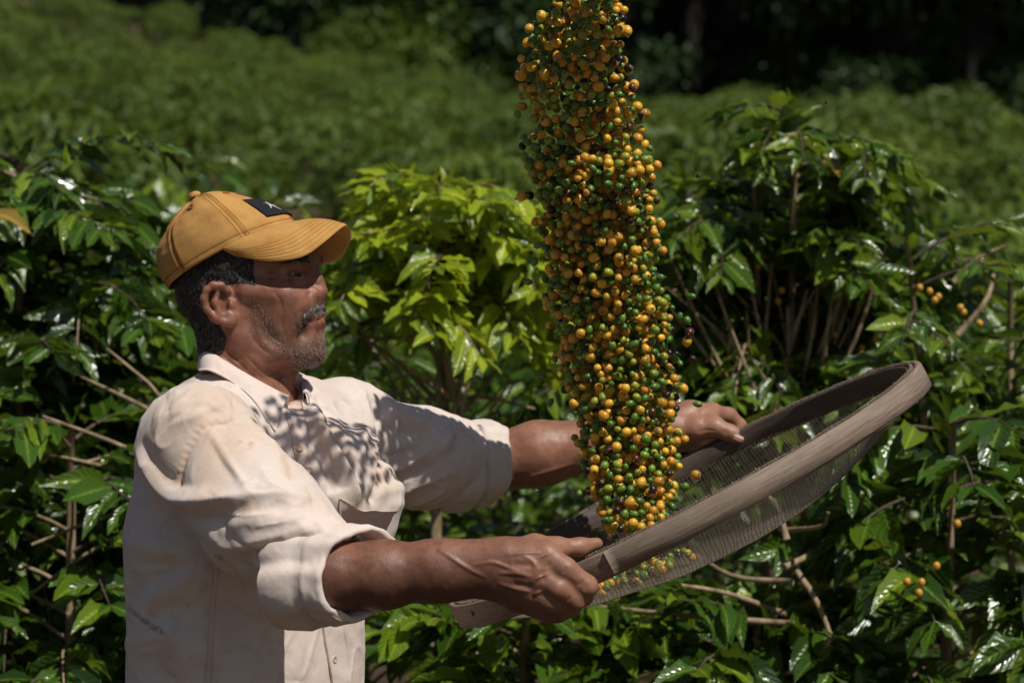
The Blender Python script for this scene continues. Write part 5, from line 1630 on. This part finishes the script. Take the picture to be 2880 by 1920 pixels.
# ================================================================== SIEVE
def mat_wood(name, a, b, c):
    m = NT(name); co = m.attr('grainco', True)
    g = m.noise(m.mapping(co, (3.0, 60, 60)), 6, 5, .6)
    g2 = m.noise(m.mapping(co, (1, 14, 14)), 3, 3)
    col = m.ramp(g, [(.3, a), (.55, b), (.8, c)])
    col = m.mix(m.ramp(g2, [(.4, (0, 0, 0)), (.7, (.7, .7, .7))]), col, tuple(x * .62 for x in b))
    sp = m.ramp(m.noise(m.coord(), 130, 3), [(.66, (0, 0, 0)), (.74, (1, 1, 1))])
    col = m.mix(m.math('MULTIPLY', sp, .5), col, (.045, .03, .022))
    nrm = m.bump(g, .5, .0015, m.bump(m.noise(m.coord(), 60, 3), .3, .002))
    return m.out(col, .62, .35, nrm)
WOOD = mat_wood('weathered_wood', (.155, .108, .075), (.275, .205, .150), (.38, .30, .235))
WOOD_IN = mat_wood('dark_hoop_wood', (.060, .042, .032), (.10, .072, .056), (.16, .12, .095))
WIRE = NT('wire_netting')
WIRE.b.inputs['Metallic'].default_value = .3
WIRE.out((.27, .22, .165), .45, .5); WIRE = WIRE.m
NAIL_M = plain('rusty_nail', (.09, .055, .035), .5, .5)
TWINE = plain('twine', (.26, .20, .145), .9, .2)

SV_C = at(1915, 1356, .0)
SV_R = .370
ra = math.radians(27.6); tb_ = math.radians(0.4)          # rises to the right; tips a little towards the camera
SA = np.array((math.cos(ra), 0, math.sin(ra)))            # long direction seen
SN0 = np.array((-math.sin(ra), 0, math.cos(ra)))
SB = np.array((0, 1.0, 0)) * math.cos(tb_) + SN0 * math.sin(tb_)
SNr = np.cross(SA, SB); SNr = SNr if SNr[2] > 0 else -SNr
def sv_pt(r, a, h):
    """ring coordinates: radius, angle (0 = right end, +90 degrees = away from the camera), height above the rim plane"""
    r = np.asarray(r, float); a = np.asarray(a, float); h = np.asarray(h, float)
    return SV_C + (r * np.cos(a))[..., None] * SA + (r * np.sin(a))[..., None] * SB + h[..., None] * SNr
sieve = empty('sieve', tuple(SV_C))
tag(sieve, 'round wooden sieve with sagging wire netting held up in both hands', 'sieve')
SVO = np.array(SV_C)

def hoop(name, r_in, r_out, h0, h1, mat, seed, wav=.0015):
    na = 200
    prof = []
    e = .0018
    prof = [(r_out, h0 + e), (r_out, (h0 + h1) / 2), (r_out, h1 - e), (r_out - e, h1), ((r_in + r_out) / 2, h1 + .0004), (r_in + e, h1), (r_in, h1 - e), (r_in, (h0 + h1) / 2), (r_in, h0 + e), (r_in + e, h0), (r_out - e, h0)]
    a = np.arange(na) / na * 2 * math.pi
    cs = np.stack((np.cos(a), np.sin(a), 0 * a), 1)
    dr = vnoise(cs, 1.7, seed) * wav * 1.6; dh = vnoise(cs, 2.1, seed + 1) * wav; dl = vnoise(cs, 9, seed + 3) * wav * .5
    G = np.stack([sv_pt(r + dr, a, h + dh + (dl if h < (h0 + h1) / 2 else dl * .3)) for r, h in prof], 1) - SVO
    me = make_mesh(name, G.reshape(-1, 3), grid_faces(na, len(prof), True, True))
    gc = np.stack([np.stack((a * r_out, 0 * a + r, 0 * a + h), 1) for r, h in prof], 1).reshape(-1, 3)
    set_color(me, 'grainco', gc)
    o = link(name, me, sieve, mat); return o
BAND = .0345
hoop('outer_hoop', SV_R - .0085, SV_R, -BAND, 0.0, WOOD, 71)
a = np.radians(np.linspace(-112, 4, 60)); mb = MB()          # the overlapping end of the bent strip
V = np.stack([sv_pt(SV_R + r_, a, h_ + .0012 * np.sin(a * 5)) - SVO for r_, h_ in ((.0004, -BAND + .0015), (.0030, -BAND + .002), (.0034, -BAND * .5), (.0030, -.0025), (.0004, -.0015))], 1)
mb.add(V.reshape(-1, 3), grid_faces(60, 5) + [tuple(range(5))[::-1], tuple(range(295, 300))])
lap = mb.mesh('hoop_lap'); set_color(lap, 'grainco', np.stack((np.repeat(a * SV_R, 5) + .7, np.zeros(300), np.tile([-.03, -.028, -.017, -.002, 0], 60)), 1)); link('hoop_lap', lap, sieve, WOOD)
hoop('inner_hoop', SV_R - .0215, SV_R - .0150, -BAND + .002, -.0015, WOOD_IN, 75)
# netting: wires one way and the other, sagging; its edge is nipped between the two hoops
def sag(x, y):
    rr = np.sqrt(x * x + y * y) / (SV_R - .012)
    return -BAND * .62 - .082 * (1 - np.clip(rr, 0, 1) ** 3.0) - .010 * (1 - rr) * np.sin(x * 9 + 1)
mbw_v = []; mbw_f = []; cnt = 0
step = .0056; Rw = SV_R - .0120
ks = np.arange(-int(Rw / step), int(Rw / step) + 1)
for way in (0, 1):
    for k in ks:
        c = k * step + rng.normal(0, .00035)
        half = math.sqrt(max(Rw * Rw - c * c, 0))
        if half < .03: continue
        n = max(6, int(half * 2 / .018))
        t = np.linspace(-half, half, n)
        wob = .0008 * np.sin(t * 40 + k * 1.7) + .0022 * vnoise(np.stack((t, t * 0 + c, t * 0 + way), 1), 14, 90)
        x, y = (t, c + wob) if way == 0 else (c + wob, t)
        x = np.broadcast_to(x, t.shape); y = np.broadcast_to(y, t.shape)
        h = sag(x, y) + (.0004 if way else 0) + .003 * vnoise(np.stack((x, y, x * 0), 1), 16, 91)
        P = SV_C + x[:, None] * SA + y[:, None] * SB + h[:, None] * SNr - SVO
        v, f = tube(P, .00034, 3, False)
        mbw_v.append(v); mbw_f.append(np.array(f) + cnt); cnt += len(v)
net = link('netting', make_mesh('netting', np.concatenate(mbw_v), np.concatenate(mbw_f)), sieve, WIRE)
net['kind'] = 'stuff'
# wire netting folded up between the hoops and stitched along the top edge
mb = MB(); na = 520
for i in range(na):
    a = 2 * math.pi * i / na; da = .0105
    j = rng.normal(0, .0011, 3)
    L = [sv_pt(SV_R - .0092 + j[0], a, -.004), sv_pt(SV_R - .0105, a + da * .3, .0016 + j[1]), sv_pt(SV_R - .0135, a + da * .7, .0018 + j[2]), sv_pt(SV_R - .0152, a + da, -.004)]
    v, f = tube(np.array(L) - SVO, .00055, 3, False); mb.add(v, f)
    if i % 2 == 0:
        L = [sv_pt(SV_R - .0092, a + da * 1.5, -.003), sv_pt(SV_R - .012 + j[0], a + da * .6, .0022), sv_pt(SV_R - .0152, a - da * .2, -.003)]
        v, f = tube(np.array(L) - SVO, .00045, 3, False); mb.add(v, f)
for h in (-.0045, -.0015, .0012):
    a = np.linspace(0, 2 * math.pi, 181)
    v, f = tube(sv_pt(SV_R - .0118 + .0006 * np.sin(a * 17), a, h + .0005 * np.sin(a * 23)) - SVO, .0006, 3, False); mb.add(v, f)
link('edge_stitching', mb.mesh('edge_stitching'), sieve, TWINE)['kind'] = 'stuff'
# wire ties and nails
def nail_at(px, py, r=.0042):
    """nail head on the outer face of the near band"""
    best = min((((project(sv_pt(SV_R, a, h)) - (px, py)) ** 2).sum(), a, h) for a in np.linspace(-math.pi, 0, 361) for h in np.linspace(-BAND + .004, -.004, 12))
    _, a, h = best
    c = sv_pt(SV_R + .0002, a, h); n = unit(np.cos(a) * SA + np.sin(a) * SB); t1 = np.cross(n, SNr)
    mb = MB(); V = []
    for rr, d in ((r, 0), (r * .95, .0011), (r * .6, .0018), (r * .15, .0020)):
        for i in range(12):
            b = i / 12 * 2 * math.pi; V.append(c - SVO + t1 * rr * math.cos(b) + SNr * rr * math.sin(b) + n * d)
    mb.add(V, grid_faces(4, 12, False, True) + [tuple(range(36, 48))])
    link('nail', mb.mesh('nail'), sieve, NAIL_M)
for px, py in ((1872, 1477), (2228, 1315), (2285, 1255), (1330, 1722), (1275, 1730), (2478, 1145)):
    nail_at(px, py, .0036 if px != 2228 else .0026)
mb = MB()
for a0 in (1.92, 1.935, 1.95):
    b = np.linspace(0, 2 * math.pi, 13)
    L = [sv_pt(SV_R - .009 + .0105 * math.cos(x), a0, -.010 + .013 * math.sin(x)) - SVO for x in b]
    v, f = tube(L, .0008, 4, False); mb.add(v, f)
link('wire_tie', mb.mesh('wire_tie'), sieve, NAIL_M)
# ================================================================== COFFEE CHERRIES
def mat_cherry():
    m = NT('cherry_skin'); co = m.coord()
    base = m.attr('tint', True)
    n = m.noise(co, 160, 3)
    c = m.mix(m.math('MULTIPLY', m.ramp(n, [(.55, (0, 0, 0)), (.75, (1, 1, 1))]), .35), base, m.mix(.55, base, (.10, .035, .01)))
    c = m.mix(m.attr('burn'), c, (.030, .012, .010))
    c = m.mix(m.attr('tip'), c, (.16, .13, .05))
    m.b.inputs['Subsurface Weight'].default_value = .0
    return m.out(c, m.ramp(m.noise(co, 90, 2), [(.3, (.22,) * 3), (.7, (.38,) * 3)]), .5, m.bump(n, .15, .0006))
CHERRY = mat_cherry()
STALK = plain('cherry_stalk', (.14, .13, .04), .7, .3)
kinds = {  # tint, half length, half width, burn
    'yellow': [((.72, .38, .032), .0082, .0078, 0), ((.78, .45, .036), .0080, .0077, 0), ((.64, .30, .026), .0084, .0080, .35), ((.58, .33, .036), .0076, .0074, .2), ((.66, .32, .03), .0080, .0072, .7)],
    'green': [((.12, .22, .026), .0078, .0060, 0), ((.085, .185, .022), .0074, .0063, 0), ((.17, .27, .026), .0076, .0066, 0), ((.065, .15, .022), .0084, .0060, 0), ((.32, .33, .03), .0078, .0070, 0)],
    'dark': [((.030, .012, .014), .0072, .0064, 0), ((.085, .022, .014), .0076, .0068, .4), ((.018, .011, .012), .0068, .0058, 0)],
}
def cherry_mesh(name, tint, hl_, hw, burn, seed, lod=0):
    nu, nv = (16, 11) if lod == 0 else (10, 7)
    V = []; tip = []; bn_ = []
    wrinkle = .0 if tint[0] > .04 or tint[1] > .04 else .0007
    for j in range(nv + 1):
        a = math.pi * j / nv
        for i in range(nu):
            b = 2 * math.pi * i / nu
            x, y, z = math.sin(a) * math.cos(b), math.sin(a) * math.sin(b), math.cos(a)
            groove = 1 - .035 * math.exp(-(y / .22) ** 2) * (1 if abs(x) > .2 else 0)
            zz = z - .10 * max(0, z - .9) / .1 * 1.0 - (-.05 * max(0, -z - .93) / .07)
            w = wrinkle * math.sin(b * 5 + a * 6 + seed)
            V.append((x * (hw + w) * groove, y * (hw + w) * groove, zz * hl_))
            tip.append(1.0 if z > .955 else 0.0)
            bn_.append(burn * max(0, min(1, (z - .45 + .25 * math.sin(b * 2 + seed)) * 2.2)))
    F = grid_faces(nv + 1, nu, False, True)
    M = [0] * len(F); V = list(V); k0 = len(V)
    # stalk stub at the lower end
    sl = .0022 + .0012 * (seed % 3)
    P = [(0, 0, -hl_ * .97), (.0004, 0, -hl_ - sl * .5), (.0011, .0004, -hl_ - sl)]
    v, f = tube(P, (.0011, .0008, .0011), 5 if lod == 0 else 3); 
    V += [tuple(q) for q in v]; F += [tuple(int(i) + k0 for i in g) for g in f]; M += [1] * len(f)
    tip += [0] * (len(V) - len(tip)); bn_ += [0] * (len(V) - len(bn_))
    return np.array(V), F, M, np.array(tip), np.array(bn_)
protos = {}
for kd, L in kinds.items():
    for s_, (tint, a_, b_, bu) in enumerate(L):
        for lod in (0, 1):
            V, F, M, tp, bb = cherry_mesh('cherry', tint, a_, b_, bu, s_, lod)
            protos[(kd, s_, lod)] = (V, F, M, tp, bb, tint)
def proto_mesh(kd, s_):
    V, F, M, tp, bb, tint = protos[(kd, s_, 0)]
    me = make_mesh('coffee_cherry', V, F, True, M)
    set_attr(me, 'tip', tp); set_attr(me, 'burn', bb); set_color(me, 'tint', np.tile(tint, (len(V), 1)))
    me.materials.append(CHERRY); me.materials.append(STALK)
    return me
cherry_me = {(kd, s_): proto_mesh(kd, s_) for kd, L in kinds.items() for s_ in range(len(L))}

# the falling column: left and right edge in the photograph and its depth, row by row
rows = np.array([(-900, 1500, 1640, -0.620), (-500, 1490, 1700, -0.500), (-200, 1530, 1740, -0.400), (0, 1560, 1745, -0.150), (100, 1474, 1768, -0.100), (200, 1460, 1775, -0.060), (300, 1466, 1800, -0.020), (400, 1474, 1826, 0.000), (500, 1488, 1842, 0.020), (600, 1510, 1850, 0.055),
                 (700, 1512, 1862, 0.075), (800, 1532, 1866, 0.095), (900, 1548, 1890, 0.115), (1000, 1562, 1910, 0.135), (1100, 1588, 1918, 0.140), (1200, 1618, 1918, 0.150), (1300, 1640, 1912, 0.140), (1400, 1662, 1908, .12), (1480, 1710, 1850, .08)], float)
def try_fill(y0, y1, n_try, dmin, depth):
    out = []; cell = {}
    for _ in range(n_try):
        py = rng.uniform(y0, y1)
        l, r, yc = (np.interp(py, rows[:, 0], rows[:, k]) for k in (1, 2, 3))
        u = rng.uniform(-1, 1); v = rng.uniform(-1, 1)
        if u * u * .8 + v * v > 1 or (-120 < py < 400 and rng.random() < .45): continue
        m = (l + r) / 2 + u * (r - l) / 2 * (.93 + .10 * math.sin(py * .031 + 3 * v) + .05 * math.sin(py * .083)); dp = yc + v * depth * (.58 if py < 440 else 1)
        p = at(m, py, dp)
        if py > 1150:                                     # stay inside the sieve, above the netting
            q = p - SV_C
            x, yy, h = q @ SA, q @ SB, q @ SNr
            if x * x + yy * yy > (SV_R - .045) ** 2 and h < .012: continue
            if h < sag(x, yy) + .010: continue
        key = tuple((p // dmin).astype(int)); ok = True
        for dx in (-1, 0, 1):
            for dy in (-1, 0, 1):
                for dz in (-1, 0, 1):
                    for o in cell.get((key[0] + dx, key[1] + dy, key[2] + dz), ()):
                        if ((o - p) ** 2).sum() < dmin * dmin: ok = False
        if ok:
            cell.setdefault(key, []).append(p); out.append(p)
    return out
col_pts = try_fill(-120, 1490, 25000, .0128, .066)
high_pts = try_fill(-900, -120, 5000, .020, .12)  # unseen cherries above the frame, placed to throw dappled shade on the chest
# single cherries flung clear of the column, at their own places in the photograph
strays = [(1523, 45, 'yellow'), (1482, 120, 'yellow'), (1466, 165, 'yellow'), (1464, 214, 'yellow'), (1488, 250, 'yellow'), (1455, 322, 'green'), (1475, 440, 'green'), (1493, 468, 'green'), (1467, 552, 'yellow'), (1490, 550, 'dark'),
          (1752, 52, 'dark'), (1741, 85, 'yellow'), (1752, 95, 'green'), (1768, 192, 'dark'), (1778, 247, 'dark'), (1815, 320, 'yellow'), (1802, 365, 'yellow'), (1777, 310, 'green'), (1797, 340, 'green'), (1814, 455, 'yellow'), (1822, 483, 'green'),
          (1847, 565, 'dark'), (1487, 730, 'green'), (1502, 735, 'green'), (1485, 793, 'green'), (1945, 833, 'green'), (1912, 890, 'green'), (1932, 900, 'green'), (1940, 934, 'dark'), (1932, 960, 'yellow'), (1890, 924, 'dark'), (1963, 1136, 'green'), (1949, 1010, 'dark'),
          (1957, 1335, 'yellow'), (1925, 1368, 'green'), (1520, 1060, 'green'), (1550, 1130, 'green'), (1630, 1385, 'green'), (1655, 1380, 'dark')]
def pick():
    r = rng.random()
    kd = 'yellow' if r < .40 else ('green' if r < .94 else 'dark')
    pr = {'yellow': [.28, .18, .18, .20, .16], 'green': [.24, .24, .16, .16, .20], 'dark': [.4, .35, .25]}[kd]
    return kd, int(rng.choice(len(pr), p=pr))
ALL = [(p, *pick()) for p in col_pts]
stray_list = []
for px, py, kd in strays:
    yc = np.interp(py, rows[:, 0], rows[:, 3])
    s_ = int(rng.integers(0, 4 if kd != 'dark' else 3)) if px != 1957 else 2
    stray_list.append((at(px, py, yc - .02 if px < 1950 or py < 1300 else -.02), kd, s_))
# which cherries show largest from the camera: paint them as discs, nearest last
pos = np.array([a[0] for a in ALL]); pp = project(pos) * .5
buf = np.full((760, 260), -1, int); order = np.argsort(-pos[:, 1])
yy, xx = np.mgrid[0:760, 0:260]
for i in order:
    x, y = pp[i] - (710, 0); r = 7.5
    x0, x1 = int(max(0, x - r)), int(min(259, x + r)) + 1; y0, y1 = int(max(0, y - r)), int(min(759, y + r)) + 1
    if x0 >= x1 or y0 >= y1: continue
    m = (xx[y0:y1, x0:x1] - x) ** 2 + (yy[y0:y1, x0:x1] - y) ** 2 < r * r
    buf[y0:y1, x0:x1][m] = i
vis = np.bincount(buf[buf >= 0], minlength=len(ALL))
NIND = 300 - len(stray_list)
top = set(np.argsort(-vis)[:NIND].tolist())
def rand_rot():
    q = rng.normal(size=4); q /= np.linalg.norm(q)
    from mathutils import Quaternion
    return Quaternion(q)
NAMES = {'yellow': ['golden yellow', 'bright yellow', 'orange-yellow scorched', 'tawny yellow', 'brown-tipped yellow'], 'green': ['grass green', 'deep green', 'light green', 'small dark green', 'olive yellow-green'], 'dark': ['purple-black', 'dark red-brown', 'black shrivelled']}
GRP = {'yellow': 'yellow cherries in the falling column', 'green': 'green cherries in the falling column', 'dark': 'dark cherries in the falling column'}
def zone(py):
    return ('at the top edge' if py < 260 else 'level with the forest edge' if py < 420 else 'level with the cap' if py < 740 else 'level with the chin' if py < 1020 else 'level with the far forearm' if py < 1260 else 'just above the netting')
first = {}
def add_cherry(p, kd, s_, label, group):
    if (kd, s_) not in first:
        o = link('coffee_cherry', cherry_me[(kd, s_)]); first[(kd, s_)] = o
    else:
        o = first[(kd, s_)].copy(); COL.objects.link(o)
    o.location = p; o.rotation_mode = 'QUATERNION'; o.rotation_quaternion = rand_rot()
    s = rng.uniform(.70, 1.0); o.scale = (s * rng.uniform(.93, 1.05), s * rng.uniform(.92, 1.03), s * rng.uniform(.96, 1.16))
    tag(o, label, 'coffee cherry', group)
    return o
for i in top:
    p, kd, s_ = ALL[i]; add_cherry(p, kd, s_, NAMES[kd][s_] + ' cherry in the column, ' + zone(pp[i][1] * 2), GRP[kd])
side_words = {}
for (p, kd, s_), (px, py, _) in zip(stray_list, strays):
    word = {'yellow': 'yellow', 'green': 'green', 'dark': 'dark'}[kd]
    if px == 1957: lab = 'single yellow cherry falling clear of the column over the wire netting'
    elif px == 1925: lab = 'single green cherry beside the column just above the wire netting'
    elif px == 1963: lab = 'single green cherry with a stalk in the air above the far hand'
    else: lab = NAMES[kd][s_] + ' cherry flung loose ' + ('left' if px < 1650 + (py > 1000) * 80 else 'right') + ' of the column, ' + zone(py)
    add_cherry(p, kd, s_, lab, 'stray cherries around the column')
rest = [a for i, a in enumerate(ALL) if i not in top] + [(p, *pick()) for p in high_pts]
# a few resting on the netting at the foot of the column
for _ in range(70):
    a = rng.uniform(0, 6.28); rr = .075 * math.sqrt(rng.random())
    q = at(1790, 1490, .0) - SV_C; x = q @ SA + rr * math.cos(a) - .02; y = .0 + rr * 1.3 * math.sin(a)
    rest.append((SV_C + x * SA + y * SB + (sag(x, y) + .008 + .012 * rng.random()) * SNr, *pick()))
Vs = []; Fs = []; Ms = []; T = []; Bu = []; Ti = []; n0 = 0
for p, kd, s_ in rest:
    V, F, M, tp, bb, tint = protos[(kd, s_, 1)]
    R = np.array(rand_rot().to_matrix()); s = rng.uniform(.70, 1.0)
    Vs.append(V @ R.T * s + p); Fs += [tuple(i + n0 for i in f) for f in F]; Ms += M; T.append(tp); Bu.append(bb); Ti.append(np.tile(tint, (len(V), 1))); n0 += len(V)
me = make_mesh('coffee_cherries', np.concatenate(Vs), Fs, True, Ms)
set_attr(me, 'tip', np.concatenate(T)); set_attr(me, 'burn', np.concatenate(Bu)); set_color(me, 'tint', np.concatenate(Ti))
o = link('cherry_mass', me, None, [CHERRY, STALK])
tag(o, 'mass of yellow and green coffee cherries inside the tossed column and unseen above it', 'coffee cherries', None, 'stuff')
print('cherries', len(ALL), len(high_pts), len(rest))

# two dry husks drifting in the air right of the column
for px, py, dp, lab in ((2324, 289, .0, 'tiny dry husk in the air above the crown of the tall bush'), (1963, 495, .05, 'tiny dark husk in the air just right of the column at cap height')):
    o = first[('dark', 2)].copy() if ('dark', 2) in first else first[('dark', 0)].copy(); COL.objects.link(o); o.name = 'dry_husk'
    o.location = at(px, py, dp); o.scale = (.28, .42, .55); o.rotation_quaternion = rand_rot(); o['label'] = lab; o['category'] = 'husk'; o['group'] = 'dry husks in the air'
